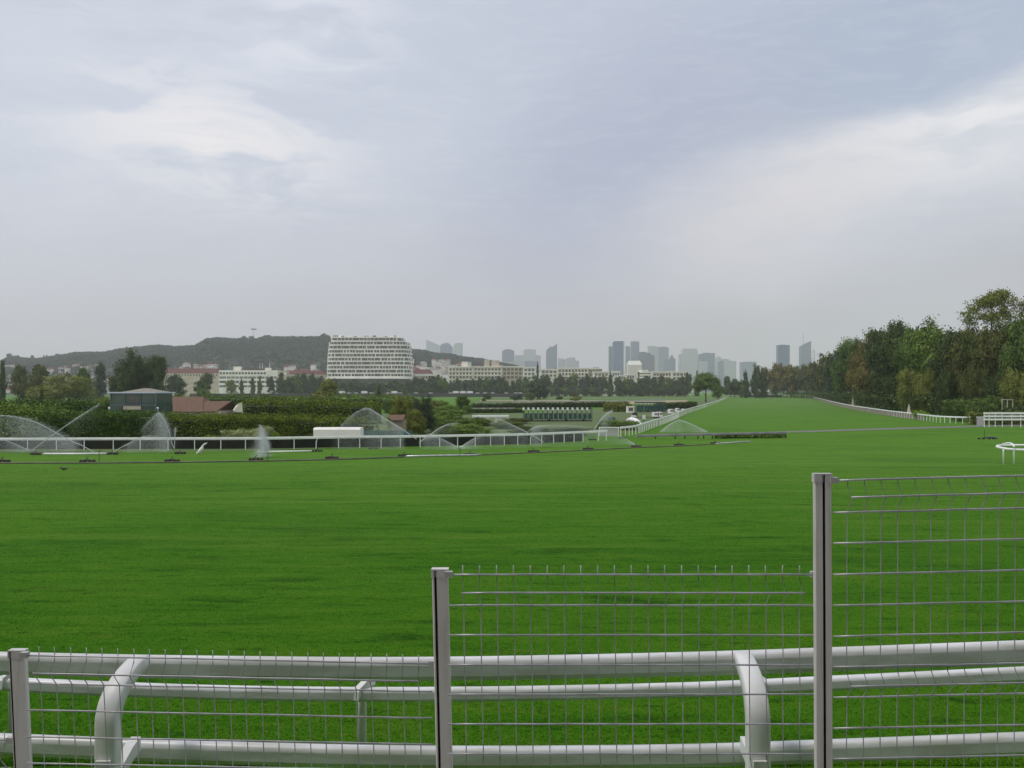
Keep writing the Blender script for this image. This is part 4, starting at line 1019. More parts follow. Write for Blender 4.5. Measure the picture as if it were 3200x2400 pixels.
# houses scattered over the foot of the hill
def house(px, d, wpx, py_e, py_b, m, rm, lab, grp, flat=False):
    zt_, zb_ = pxz(py_e, d), pxz(py_b, d) ; x0, x1 = pxx(px - wpx / 2, d), pxx(px + wpx / 2, d)
    r = thing('house', lab, 'house', (pxx(px, d), d, zb_), grp); 
    zb_ = min(zb_, hillz(px, d)) - 1
    block(r, x0, x1, d, d + 10, zb_, zt_, M[m])
    b = MB()
    if flat: b.box(x0 - .4, x1 + .4, d - .4, d + 10.4, zt_, zt_ + .8)
    else: b.frus(x0 - .5, x1 + .5, d - .5, d + 10.5, zt_, zt_ + 3.2, 1.5, 5.4)
    b.build('roof', M[rm], r)
    n = max(2, int((x1 - x0) / 3.2)); win_rows(r, x0 + .3, x1 - .3, d, [(zt_ - 2.4, zt_ - 1.0)], min(n, 6), M['win'], .4)
R_ = random.Random(41); cnt = 0
zones = [(560, 690, 1136, 1152, 1500, 14, 'above the red roof left of the offices'), (140, 345, 1134, 1215, 1350, 26, 'in the gap between the trees on the left'),
         (16, 45, 1140, 1225, 1350, 12, 'stacked at the left edge'), (880, 1008, 1136, 1160, 1500, 11, 'between the offices and the round block'), (1282, 1400, 1122, 1168, 1600, 30, 'on the slope right of the round block'),
         (1400, 1565, 1130, 1146, 1700, 10, 'peeping over the long cream building'), (1640, 1900, 1150, 1172, 1400, 9, 'peeping behind the low cream blocks')]
sizes = ['first', 'second', 'third', 'fourth', 'fifth', 'sixth', 'seventh', 'eighth']
for (xa, xb, ya, yb, d0, n, wh) in zones:
    its = sorted([(R_.uniform(xa, xb), R_.uniform(ya, yb)) for _ in range(n)])
    for i, (px, py) in enumerate(its):
        d = d0 + (yb - py) * 9
        hy = HY - (hillz(px, d) - CZ) / d * F
        m_ = R_.choice(['cream', 'bwhite', 'bwhite', 'tan', 'cream']); fl_ = R_.random() < .4
        house(px, d, R_.uniform(9, 22), py, min(py + R_.uniform(6, 12), 1230), m_, 'greyroof' if R_.random() < .45 else ('bwhite' if fl_ else 'redroof'),
              '%s %s house %s, %s from the left' % ({'cream': 'cream', 'bwhite': 'white', 'tan': 'tan'}[m_], 'flat-roofed' if fl_ else 'pitched-roof', wh, ORD[i]), 'houses at the foot of the hill', fl_)
# fort works and mast on the hill
fort = thing('fort_wall', 'long pale rampart wall on the crest of the hill', 'wall', (pxx(940, HD - 20), HD - 20, hillz(940, HD - 20)))
b = MB(); b.box(pxx(880, HD - 20), pxx(950, HD - 20), HD - 25, HD - 20, hillz(900, HD) - 8, pxz(1058, HD - 20)); b.build('wall', M['greyroof'], fort)
bh = thing('hill_building', 'low pale building showing white among the trees high on the hill', 'building', (pxx(706, 2700), 2700, hillz(706, 2700)))
b = MB(); b.box(pxx(690, 2700), pxx(720, 2700), 2690, 2700, hillz(706, 2700) - 5, pxz(1072.5, 2700)); b.build('wall', M['cream'], bh)
b = MB(); b.box(pxx(689, 2700), pxx(721, 2700), 2689.5, 2700.5, pxz(1072.5, 2700), pxz(1071.5, 2700)); b.build('roof', M['greyroof'], bh)
ms = thing('radio_mast', 'faint lattice mast with a reddish platform on top of the hill', 'mast', (pxx(793, HD), HD, hillz(793, HD)))
b = MB(); b.tube([(pxx(793, HD), HD, hillz(793, HD)), (pxx(793, HD), HD, pxz(1027, HD))], .5, 4); b.build('pole', M['greyroof'], ms)
b = MB(); b.box(pxx(785, HD), pxx(801, HD), HD - 2, HD + 2, pxz(1030, HD), pxz(1027, HD)); b.build('platform', M['redroof'], ms)
# ------------------------------------------------------------------ the towers on the horizon
def glassmat(name, a_, b_, sx, sz):
    m = bpy.data.materials.new(name); m.use_nodes = True; K = NT(m.node_tree); p = K.n['Principled BSDF']
    t = K.node('ShaderNodeTexCoord'); s = K.node('ShaderNodeSeparateXYZ'); K.l.new(t.outputs['Object'], s.inputs[0])
    fx = K.m('FRACT', K.m('DIVIDE', s.outputs[0], sx)); fz = K.m('FRACT', K.m('DIVIDE', s.outputs[2], sz))
    g = K.m('MAXIMUM', K.m('LESS_THAN', fx, .28), K.m('LESS_THAN', fz, .3))
    c = K.mix(g, a_, b_); c = K.mix(K.m('MULTIPLY', K.step(K.noise(t.outputs['Object'], .02, 3), .4, .6), .3), c, b_)
    K.l.new(c, p.inputs['Base Color']); p.inputs['Roughness'].default_value = .35
    return m
GM = {'blue': glassmat('blue_glass', (.06, .10, .20), (.11, .16, .28), 6, 4), 'mid': glassmat('grey_blue_glass', (.16, .20, .28), (.25, .29, .36), 7, 4),
      'pale': glassmat('pale_facade', (.40, .42, .46), (.48, .50, .53), 8, 4), 'mauve': glassmat('dark_mauve_glass', (.08, .085, .13), (.14, .14, .18), 8, 4), 'white': M['bwhite'], 'tan': M['tan']}
TDD = 4600.
TL = [
 ([(1332, 1061), (1374, 1079)], 'pale', 5600, 'pale wedge-topped tower rising left of a domed tower, over the hill end'),
 ([(1375, 1082), (1380, 1075), (1394, 1072.5), (1407, 1076), (1414, 1085)], 'mid', 4700, 'round-shouldered grey tower behind the right end of the hill'),
 ([(1417, 1079), (1424, 1072), (1445, 1072)], 'pale', 5500, 'pale flat tower with a dark edge line, behind the hill end'),
 ([(1569, 1098), (1576, 1093), (1590, 1092), (1602, 1094), (1607, 1098)], 'mid', 4500, 'blue-grey barrel-topped tower above the long cream building'),
 ([(1608, 1110), (1690, 1110)], 'pale', 5700, 'very faint broad slab behind the barrel-topped tower'), ([(1636, 1095), (1642, 1092), (1675, 1092)], 'pale', 5600, 'faint upper block rising from the very faint broad slab'),
 ([(1639, 1129), (1681, 1129)], 'mid', 4700, 'low darker block in front of the very faint broad slab'), ([(1570, 1131), (1636, 1131)], 'pale', 4300, 'low beige block at the foot of the barrel-topped tower'),
 ([(1707, 1096), (1712, 1089), (1728, 1084), (1741, 1073)], 'mid', 4300, 'sail-shaped blue-grey tower with a sharp peak on its right'),
 ([(1744, 1119), (1766, 1122)], 'pale', 4900, 'low faint block against the right of the sail-shaped tower'), ([(1768, 1123), (1772, 1118), (1794, 1118), (1796, 1127), (1810, 1127)], 'pale', 4800, 'low faint stepped block right of the sail-shaped tower'),
 ([(1903, 1082), (1917, 1083)], 'mid', 4000, 'slim grey tower with white edges, leftmost of the tall cluster'),
 ([(1916, 1069), (1921, 1066), (1949, 1066)], 'blue', 3900, 'darkest blue slab tower of the cluster, with a white right edge'),
 ([(1956, 1081), (1971, 1083)], 'mid', 4500, 'narrow grey tower between the two tallest slabs'), ([(1972, 1067), (1998, 1067)], 'mid', 4300, 'tall pale blue slab right of the darkest slab'),
 ([(2001, 1100), (2012, 1099), (2027, 1103), (2046, 1112)], 'mauve', 4200, 'dark mauve low tower behind the ribbed cream building'),
 ([(2026, 1081), (2048, 1082), (2057, 1084)], 'pale', 4700, 'pale blue-edged tower above the dark mauve one'), ([(2058, 1084), (2079, 1084), (2090, 1086)], 'mid', 5000, 'paler wide tower joined to the right of the blue-edged tower'),
 ([(2075, 1126), (2092, 1124)], 'mid', 4200, 'low dark block at the foot of the paler wide tower'), ([(2092, 1122), (2096, 1113), (2103, 1112), (2105, 1118), (2111, 1121)], 'mid', 4300, 'tower with an uneven crown at the right of the main cluster'),
 ([(2122, 1107), (2133, 1107)], 'pale', 5000, 'narrow tower attached left of the framed pale tower'), ([(2134, 1091), (2180, 1091)], 'pale', 5300, 'broad pale tower with an open frame along its top'),
 ([(2186, 1106), (2234, 1103)], 'mid', 4100, 'blue tower with a slightly sloping roof beside the framed pale one'), ([(2190, 1129), (2212, 1129)], 'pale', 4000, 'lighter low block set before the sloping-roofed blue tower'),
 ([(2236, 1118), (2240, 1115), (2252, 1115), (2257, 1121)], 'pale', 4900, 'small faint tower right of the sloping-roofed blue tower'), ([(2247, 1130), (2262, 1128)], 'mid', 4300, 'small low block between two faint towers on the right'),
 ([(2259, 1121), (2278, 1122), (2279, 1128), (2301, 1128)], 'pale', 4600, 'low wide stepped tower right of the sloping-roofed blue tower'), ([(2318, 1131), (2364, 1131)], 'mid', 4700, 'squat grey flat-topped tower behind the dark pine'),
 ([(2432, 1078), (2468, 1078)], 'blue', 3600, 'blue rectangular tower standing alone above the russet trees'), ([(2503, 1082), (2518, 1073), (2535, 1066)], 'mid', 3700, 'tower with a slanting roof and a mast, right of the lone blue one')]
for pts, mm, d, lab in TL:
    xa, xb = pxx(pts[0][0], d), pxx(pts[-1][0], d)
    r = thing('tower_block', lab, 'skyscraper', ((xa + xb) / 2, d, 0)); b = MB(); dep = max(28, (xb - xa) * .6)
    b.prism([(xa, 0)] + [(pxx(x, d), pxz(y, d)) for x, y in pts] + [(xb, 0)], d, d + dep); b.build('shaft', GM[mm], r)
    if 'white' in lab:
        for x in ([1901.5, 1918] if 'leftmost' in lab else [1951.5]):
            block(r, pxx(x, d) - 2.4, pxx(x, d) + 2.4, d - 4, d - .2, 0, pxz(1081 if 'leftmost' in lab else 1068, d), M['bwhite'], 'edge_fin')
    elif 'dark edge' in lab: block(r, xb - 2, xb + .5, d - 1, d - .1, 0, pxz(1071, d), GM['mauve'], 'edge_fin')
    elif 'frame along' in lab:
        block(r, xa, xb, d + 1, d + 4, pxz(1091, d) + .1, pxz(1090, d) + .6, M['greyroof'], 'roof_frame')
    elif 'crown' in lab:
        block(r, pxx(2098, d), pxx(2103, d), d + 4, d + 12, pxz(1113, d), pxz(1109, d), M['greyroof'], 'crown')
    elif 'mast' in lab:
        b = MB(); b.tube([(pxx(2512, d), d + 8, pxz(1078, d)), (pxx(2512, d), d + 8, pxz(1039, d))], [1.1, .6], 5); b.build('mast', M['greyroof'], r)
        b = MB(); xx = pxx(2536, d)
        for z in range(6): b.box(xx, pxx(2546, d), d + 3, d + 5, pxz(1150 - z * 10, d), pxz(1149 - z * 10, d) + .5)
        b.box(pxx(2545, d), pxx(2546.3, d), d + 3, d + 5, 0, pxz(1091, d)); b.build('hoist', M['greyroof'], r)
    else:
        block(r, xa + (xb - xa) * .3, xa + (xb - xa) * .7, d + 6, d + dep * .7, min(pxz(p[1], d) for p in pts) - 3, min(max(pxz(p[1], d) for p in pts), pxz(pts[len(pts) // 2][1], d)) + 1.5, M['greyroof'], 'roof_plant')
# ------------------------------------------------------------------ running rails across the course
M['gate'] = mat('green_gate_paint', (.020, .080, .070), .5, (.012, .050, .050), 1.5)
M['pad'] = mat('white_pads', (.80, .80, .80), .6)
M['net'] = mat('netting_hedge_shade', (.010, .012, .008), .95, (.020, .022, .014), .5)  # near-black netting also carries the shade of the hedge base in its colour
M['rubber'] = mat('black_rubber', (.025, .022, .022), .7, (.05, .04, .035), 6)
M['pipe'] = mat('dull_metal_pipe', (.10, .09, .085), .55, (.16, .13, .12), 1.2)
M['silver'] = mat('silver_pipe', (.55, .56, .58), .35, (.42, .43, .45), 2, metal=.3)
def lay(px, d, h): return Vector(((px - 1600) / F * d, d, GZ(d) + h))
RP = [(-.05, .085), (-.075, 0), (-.05, -.085), (.05, -.085), (.075, 0), (.05, .085)]
def rail_line(nm, lab, pts, h, posts, rr=1., cat='rail', lean=None, prad=.035, mt='farrail', bars=None, n=80):
    """pts: (px, d); posts: list of px"""
    it = interp(pts, n); root = thing(nm, lab, cat, lay(pts[0][0], pts[0][1], 0))
    for hb_ in (bars or [h]):
        b = MB(); b.sweep([lay(p[0], p[1], hb_ - .06) for p in it], [(a_ * rr, c_ * rr * 1.35) for a_, c_ in RP]); b.build('rail', M[mt], root)
    for k, px in enumerate(posts):
        q = min(it, key=lambda r: abs(r[0] - px)); i = it.index(q)
        j = i + 1 if (px > q[0] and i + 1 < len(it)) else max(i - 1, 0); r = it[j]
        f = (px - q[0]) / (r[0] - q[0]) if r[0] != q[0] else 0; d = q[1] + (r[1] - q[1]) * f
        p = lay(px, d, 0); ln = (lean or {}).get(px, 0)
        b = MB(); b.tube([(p.x + .10 * 0 + ln * .02, p.y, p.z - .05), (p.x, p.y, p.z + h * .6), (p.x - ln * .3, p.y, p.z + h - .08)], prad, 6); b.build('post', M[mt], root)
    return root
def along(pts, s0, spacings, cnt, tot=400):
    """image columns of posts set out at real spacings along a rail"""
    it = interp(pts, tot); P_ = [lay(p[0], p[1], 0) for p in it]; out = []; acc = 0; nxt = s0
    for i in range(1, len(it)):
        L_ = (P_[i] - P_[i - 1]).length
        while acc + L_ > nxt and len(out) < cnt:
            f = (nxt - acc) / L_; out.append(it[i - 1][0] + (it[i][0] - it[i - 1][0]) * f)
            d = it[i][1]; nxt += spacings(d)
        acc += L_
    return out
far_pts = [(-420, 86.5), (0, 86.0), (86, 86), (526, 87.0), (690, 87.2), (835, 88), (988, 90), (1124, 91.5), (1313, 93), (1485, 95.5), (1618, 97.5), (1730, 101), (1822, 104), (1897, 107)]
far_pts = [(a_, b_) for a_, b_ in far_pts]
rail_line('running_rail', 'long white running rail on thin posts across the left and middle, by the sprinklers', far_pts, 1.22,
          [-270, -180, -92, -3, 86, 176, 263, 354, 438, 525, 608, 690, 767, 835, 919, 988, 1058, 1124, 1191, 1251, 1313, 1374, 1430, 1485, 1533, 1576, 1618, 1658, 1693, 1730, 1763, 1794, 1822, 1870, 1895], 1.15, lean={835: 1, 988: -.6, 1658: -.5}, prad=.045)
ns = thing('netting_shade_strip', 'low netting strip, near-black for the shaded hedge base, behind the long running rail', 'netting', lay(-420, 88, 0))
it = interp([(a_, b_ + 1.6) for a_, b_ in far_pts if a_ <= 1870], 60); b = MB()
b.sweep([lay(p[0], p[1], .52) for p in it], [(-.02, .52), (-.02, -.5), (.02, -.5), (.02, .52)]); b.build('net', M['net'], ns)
for k in range(0, 60, 3):
    p = lay(it[k][0], it[k][1] + .08, 0); b = MB(); b.box(p.x - .03, p.x + .03, p.y, p.y + .05, p.z - .1, p.z + 1.12); b.build('stake', M['bark'], ns)
gp = thing('board_fence', 'grey board panel closing the gap between two white rails', 'panel', lay(1872, 118, 0))
b = MB(); a0, a1 = lay(1872, 118, 0), lay(1934, 117.5, 0); b.box(a0.x, a1.x, 117.6, 117.7, -.02, 1.1); b.build('board', M['leafpost'], gp)
b = MB(); b.box(a0.x - .05, a1.x + .05, 117.52, 117.8, 1.1, 1.22); b.build('top_bar', M['farrail'], gp)
for px in (1873, 1933):
    p = lay(px, 117.5, 0); b = MB(); b.box(p.x - .05, p.x + .05, 117.45, 117.55, -.02, 1.15); b.build('post', M['farrail'], gp)
r2 = [(1939, 117), (1962, 119), (1987, 122.5), (2020, 135), (2057, 152), (2085, 168), (2111, 189), (2141, 227), (2180, 280), (2215, 350), (2245, 470), (2275, 730)]
rail_line('running_rail', 'white running rail climbing away along the left side of the straight', r2, 1.22, [1940, 1954, 1966, 1976, 1987] + along(r2, 9.5, lambda d: 2.4 if d < 200 else (5 if d < 330 else 11), 90), 1.2, prad=.05)
r3 = [(3032, 162), (3000, 163), (2936, 168), (2890, 178), (2843, 193), (2795, 208), (2751, 228), (2705, 258), (2665, 290), (2625, 350), (2588, 450), (2552, 640), (2528, 830)]
rl = [(p[0], p[1]) for p in r3][::-1]
rail_line('running_rail', 'white running rail curving away below the right-hand wood', rl, 1.25, along(r3[::-1], .2, lambda d: 1.6 if d < 185 else (2.6 if d < 300 else 12), 98)[:98] if False else [px for px in (3031, 3008, 2987, 2969, 2952, 2938, 2926, 2916, 2906, 2896, 2887, 2878, 2869, 2860, 2851, 2842, 2834, 2826, 2818, 2810, 2802, 2794, 2786, 2778, 2770, 2763, 2756, 2749, 2742, 2735, 2728, 2721, 2714, 2707, 2700, 2693, 2686, 2679, 2672, 2665, 2658, 2651, 2644, 2637, 2630, 2623, 2616, 2610, 2604, 2598, 2592, 2586, 2580, 2574, 2568, 2562, 2556, 2550, 2544, 2538, 2532)], 1.2, prad=.06, n=140)
M['kerb'] = mat('kerb_boards', (.22, .20, .18), .9, (.30, .25, .19), .4)
ks = thing('kicker_board', 'grey-brown board wall running behind the curving right rail', 'board', lay(2870, 187, 0))
it = interp([(p[0] - 3, p[1] + 1.2) for p in r3 if p[0] < 2900][::-1], 60); b = MB(); b.sweep([lay(p[0], p[1], .5) for p in it], [(-.03, .45), (-.03, -.5), (.03, -.5), (.03, .45)]); b.build('boards', M['kerb'], ks)
rail_line('fence', 'white three-bar fence on tall posts at the right edge, below the shrubs', [(3074, 147), (3190, 147), (3420, 147)], 2.36, [3076, 3091, 3110, 3132, 3162, 3190, 3222, 3260, 3300, 3350], 1.25, 'fence', prad=.065, bars=[2.36, 1.86, 1.34])
gt = thing('gate', 'plain grey sheet gate between the curving rail and the three-bar fence', 'gate', lay(3040, 158, 0))
for (xa, xb, h, dd) in ((3036, 3052, 1.45, 160), (3053, 3074, 1.5, 152)):
    p, q = lay(xa, dd, 0), lay(xb, dd, 0); b = MB(); b.box(p.x, q.x, dd, dd + .08, .05, h); b.build('panel', M['leafpost'], gt)
    b = MB(); b.box(p.x - .04, q.x + .04, dd - .04, dd + .12, h, h + .1); b.build('top_bar', M['farrail'], gt)
fr_ = [(1330, 1085), (1600, 1095), (1900, 1105), (2160, 1120)]
rail_line('running_rail', 'thin far white rail under the belt of trees', fr_, 1.6, list(range(1335, 2160, 14)), 2.4, prad=.12)
fr2 = [(2235, 900), (2400, 905), (2530, 900)]
rail_line('running_rail', 'far rail closing the top end of the straight', fr2, 1.5, list(range(2238, 2530, 14)), 2.2, prad=.1, mt='leafpost')
rail_line('running_rail', 'short white infield rail with a dark gap beneath it', [(1476, 168), (1540, 169), (1590, 170)], 1.25, [1478, 1500, 1525, 1550, 1588], 2.0, prad=.06)
rail_line('running_rail', 'grey-topped infield rail above the starting gate', [(1600, 330), (1760, 345), (1880, 370), (2080, 410)], 1.9, list(range(1604, 2080, 14)), 2.6, prad=.10, mt='leafpost')
rail_line('running_rail', 'tan-topped low rail over the second dark hedge', [(1470, 250), (1610, 252)], 1.15, [1472, 1500, 1535, 1570, 1608], 1.4, prad=.06, mt='leafpost')

# white end loop of rail at the right edge
lp = thing('rail_end_loop', 'free-standing white rail end bent into a hoop, at the right edge above the wire fence', 'rail', G(3160, 1451))
d0 = GD(1452); dz = GZ(d0)
def hp(px, py, d): return P(px, py, d)
b = MB(); b.tube([hp(3330, 1407, d0 - .6), hp(3230, 1406.5, d0 - .4), hp(3180, 1405.5, d0 - .2), hp(3150, 1403.5, d0), hp(3128, 1400, d0 + .35), hp(3115, 1396, d0 + .9), hp(3117, 1393.5, d0 + 1.5), hp(3135, 1392, d0 + 2.0), hp(3165, 1391.5, d0 + 2.3), hp(3230, 1391.5, d0 + 2.4), hp(3330, 1392, d0 + 2.4)], .085, 10); b.build('rail', M['farrail'], lp, True)
for px, base in ((3135.5, 1451), (3168.5, 1447)):
    dd = d0 if px < 3150 else d0 - .3
    p = hp(px, 1405, dd); b = MB()
    pts = [(p.x, dd, GZ(dd) - .05), (p.x, dd, p.z - .10)]
    if px > 3150: pts += [tuple(hp(3168.5, 1395, dd)), tuple(hp(3165, 1388, dd + .3)), tuple(hp(3157, 1384.5, dd + .9)), tuple(hp(3145, 1385, dd + 1.5)), tuple(hp(3132, 1388, dd + 2.1))]
    else: pts += [(p.x, dd, p.z + .02)]
    b.tube(pts, .052, 8); b.build('post', M['farrail'], lp, True)
# low hurdle on short dark legs
hd = thing('hurdle', 'long low purple-grey hurdle rail on short dark legs beside the cinder path', 'hurdle', G(2250, 1368))
hpts = [(1990, 1362.5), (2060, 1360.5), (2120, 1359), (2220, 1357), (2330, 1354.5), (2400, 1353), (2458, 1352)]
def hd_d(px): return GD(1372.5 - (px - 1990) / 470 * 3.5)
b = MB(); b.sweep([P(px, py, hd_d(px)) for px, py in hpts], [(-.14, .13), (-.17, 0), (-.14, -.15), (.14, -.15), (.17, 0), (.14, .13)]); M['hurdle'] = mat('hurdle_foam', (.27, .25, .30), .6, (.20, .19, .22), 1.2); b.build('padded_rail', M['hurdle'], hd)
for px in (2048, 2110, 2140, 2181, 2199, 2226, 2273, 2300, 2360, 2380, 2456):
    dd = hd_d(px); p = P(px, 1357, dd); b = MB(); b.box(p.x - .07, p.x + .07, dd - .05, dd + .05, GZ(dd) - .05, p.z - .1); b.build('leg', M['rubber'], hd)
volume_leaves('brush_fence', 'low green brush packed under the right half of the hurdle rail', 'brush', [(XY(2240, hd_d(2240) + .2), XY(2455, hd_d(2455) + .2), .5, GZ(118), GZ(118) + .42)], 1800, .09, LM['bright'], 31)

# ------------------------------------------------------------------ irrigation line
def cart_parts(root, sx=1.0, riser=False):
    for x in (-.38, -.12, .22, .48):
        b = MB(); b.tube([(x * sx, -.14, .11), (x * sx, -.08, .11)], .11, 10); b.tube([(x * sx, .10, .11), (x * sx, .16, .11)], .11, 10); w_ = b
        for side in (-.11, .13):
            q = MB(); q.tube([(x * sx, side - .03, .11), (x * sx, side + .03, .11)], .11, 10); q.build('wheel', M['rubber'], root, world=False)
    b = MB(); b.box(-.5 * sx, .6 * sx, -.06, .07, .12, .17); b.box(-.2 * sx, .15 * sx, -.09, .10, .17, .26); b.build('frame', M['pipe'], root, world=False)
    b = MB(); b.tube([(0, 0, .25), (.02, 0, .36), (.14, 0, .44)], [.035, .03, .02], 6); b.build('nozzle', M['rubber'], root, world=False)
c0 = thing('sprinkler_cart', 'x', 'sprinkler', (0, 0, 0), 'wheeled sprinkler carts along the irrigation pipe'); cart_parts(c0)
carts = [(5, 1446), (271, 1446), (536, 1444.5), (798, 1440), (1036, 1435), (1263, 1427.5), (1468, 1424), (1666, 1414), (1836, 1406.5), (1987, 1398.5), (2120, 1393), (2234, 1387.5)]
wh = ['cut by the left edge of the picture', 'below the left end of the clipped hedge', 'below the tall curved water curtain', 'below the misty plume', 'below the white trailer', 'below the green panel', 'where the bright pipe meets the thin riser',
      'below the first right-hand water fan', 'below the starting gate', 'below the gap between the two rails', 'below the left part of the low hurdle', 'at its right end']
for i, (px, py) in enumerate(carts):
    o = c0 if i == 0 else copy_tree(c0)
    o.location = G(px, py); o['label'] = 'low wheeled sprinkler cart on the pipe line, ' + wh[i]; o.rotation_euler = (0, 0, RND.uniform(-.2, .35))
rear = [(110, 1422, 'left end of the short white pipe'), (350, 1421, 'right end of the short white pipe'), (562, 1419, 'under the tall curved water curtain'), (990, 1412, 'under the white trailer'), (1165, 1404, 'under the green panel'), (1635, 1389, 'below the first right-hand fan'), (1850, 1376, 'near the end of the long rail'), (1945, 1371, 'at the start of the corner rail')]
for px, py, t_ in rear:
    o = copy_tree(c0); o.location = G(px, py); o['label'] = 'dark sprinkler cart close to the running rail, ' + t_; o['group'] = 'sprinkler carts beside the running rail'; o.rotation_euler = (0, 0, RND.uniform(-.3, .3)); o.scale = (.9, .9, .9)
def gpipe(nm, lab, pts, r, m, cat='pipe'):
    b = MB(); b.tube([G(px, py) + Vector((0, 0, r)) for px, py in pts], r, 6); v = G(*pts[0]); return top(nm, b, M[m], lab, cat, v, smooth=True)
gpipe('irrigation_pipe', 'thin dark pipe lying across the turf between the sprinkler carts', [(-300, 1449), (5, 1449), (271, 1448.5), (536, 1447), (798, 1443), (1036, 1438), (1263, 1430)], .055, 'pipe')
gpipe('irrigation_pipe', 'bright silver pipe section right of the thin riser carts', [(1270, 1429.5), (1370, 1427), (1468, 1425.5), (1500, 1424)], .09, 'silver')
gpipe('irrigation_pipe', 'dark pipe section below the starting gate', [(1505, 1423), (1666, 1416), (1836, 1408.5), (1987, 1400), (2120, 1395), (2234, 1389)], .06, 'pipe')
gpipe('irrigation_pipe', 'last silver pipe section at the right end of the line', [(2238, 1388.5), (2290, 1385), (2345, 1381)], .08, 'silver')
gpipe('irrigation_pipe', 'short white pipe lying under the left of the running rail', [(137, 1421.5), (240, 1421.5), (338, 1420.5)], .095, 'farrail')
gpipe('irrigation_pipe', 'short white pipe lying under the rail below the misty plume', [(803, 1415), (900, 1413.5), (992, 1411.5)], .085, 'farrail')
rs = [(310, 1447, 1408, 'thin dark riser with a small green spray head on the left turf'), (837, 1444, 1418, 'thin riser standing below the misty plume'), (1438, 1426, 1396, 'thin riser with a white head beside the bright pipe')]
for px, yb, yt, lb in rs:
    p = G(px, yb); r = thing('sprinkler_riser', lb, 'sprinkler', p); h = (yb - yt) / F * p.y
    b = MB(); b.tube([p, p + Vector((0, 0, h))], .022, 6); b.build('pipe', M['rubber'], r)
    b = MB(); b.tube([p + Vector((-.05, 0, h)), p + Vector((.3, 0, h + .06))], [.05, .02], 6); b.ball(p + Vector((0, 0, h)), .06); b.build('spray_head', M['farrail'] if px > 1000 else LM['bright'], r)
p = G(3080, 1373); rc = thing('sprinkler_cart', 'dark wheeled sprinkler standing alone on the turf at the right, with an upright rod', 'sprinkler', p); 
cart_parts(rc, 2.1)
b = MB(); b.tube([(-.15, 0, .2), (-.15, 0, 1.15)], .03, 6); b.build('rod', M['rubber'], rc, world=False)
b = MB(); b.tube([(.1, 0, .2), (.9, .1, .24), (1.5, .1, .12)], .1, 8); M['blue'] = mat('blue_hose', (.03, .04, .10), .5); b.build('hose_reel', M['blue'], rc, world=False)

# ------------------------------------------------------------------ water
def watermat():
    m = bpy.data.materials.new('water_drops'); m.use_nodes = True; b = m.node_tree.nodes['Principled BSDF']
    b.inputs['Base Color'].default_value = (.68, .72, .76, 1); b.inputs['Roughness'].default_value = .25; b.inputs['Transmission Weight'].default_value = .25; return m
M['water'] = watermat()
def drops(pts, size, rng, el=2.2):
    n = len(pts); t = rng.normal(size=(n, 3)); t /= np.linalg.norm(t, axis=1)[:, None]; s = size * rng.uniform(.5, 1.4, n)[:, None]
    u = np.cross(t, rng.normal(size=(n, 3))); u /= np.linalg.norm(u, axis=1)[:, None]; v = np.cross(t, u)
    a_ = pts + u * s; b_ = pts - u * s * .5 + v * s * .87; c_ = pts - u * s * .5 - v * s * .87; dd = pts + t * s * 1.2
    return np.stack([a_, b_, c_, a_, c_, dd, a_, dd, b_, b_, dd, c_], axis=1).reshape(-1, 3)
def spray(label, path, d, core, nj, nc, spread=.06, fall=1.0, drift=0., taper=1.0, size=.022, seed=1, curt=(0, 1), jitter=.5, power=1.0, grow=.25, cend=1.0, widen=.04):
    """path: image points of the jet from nozzle outward; core: radius of the solid jet;
       nj drops along the jet, nc drops falling from it to the ground in the part curt of its length"""
    rng = np.random.default_rng(seed); nc = int(nc * 1.15); nj = int(nj * 1.4); size *= .36; core *= 1.0
    pp = interp([(i, p[0], p[1]) for i, p in enumerate(path)], 60) if len(path) > 2 else [(0, path[0][0], path[0][1]), (1, path[1][0], path[1][1])]
    W_ = np.array([tuple(P(p[1], p[2], d)) for p in pp]); base = W_[0].copy()
    root = thing('water_spray', label, 'water spray', tuple(base), 'sprays of the irrigation line')
    k = max(3, int(len(W_) * cend)); b = MB(); b.tube([Vector(p) for p in W_[:k]], [core * (1 - .8 * i / (k - 1)) for i in range(k)], 6); b.build('jet', M['water'], root, True)
    def at(t):
        x = t * (len(W_) - 1); i = np.minimum(x.astype(int), len(W_) - 2); f = (x - i)[:, None]; return W_[i] * (1 - f) + W_[i + 1] * f
    t = rng.uniform(0, 1, nj) ** 1.5; a_ = at(t); sc = (spread * (.3 + grow * 8 * t * t))[:, None] * taper
    a_ = a_ + rng.normal(size=(nj, 3)) * sc; a_[:, 2] -= np.abs(rng.normal(size=nj)) * sc[:, 0] * 1.5
    tt = rng.beta(1.25, 1.6, nc); t = curt[0] + (curt[1] - curt[0]) * tt; c_ = at(t); g_ = GZ(d) + .02
    f = rng.uniform(0, 1, nc) ** (power * 1.25) * fall; hh = c_[:, 2] - g_; c_[:, 2] -= hh * f; c_[:, 0] += drift * f * np.maximum(hh, 0) + rng.normal(size=nc) * (.08 + widen * f * np.maximum(hh, 0)); c_[:, 1] += rng.normal(size=nc) * jitter
    allp = np.concatenate([a_, c_]); allp = allp[allp[:, 2] > g_]
    o = quads_obj('droplets', drops(allp, size, rng) - base, 3, M['water'], root); o['kind'] = 'stuff'
    return root
spray('straight jet rising right from the left of the rail, crossing another jet', [(99, 1408), (139, 1378), (193, 1339), (250, 1300), (311, 1262)], 83, .035, 5200, 2200, .03, .5, 0, seed=1, curt=(.6, 1), grow=.22, power=2)
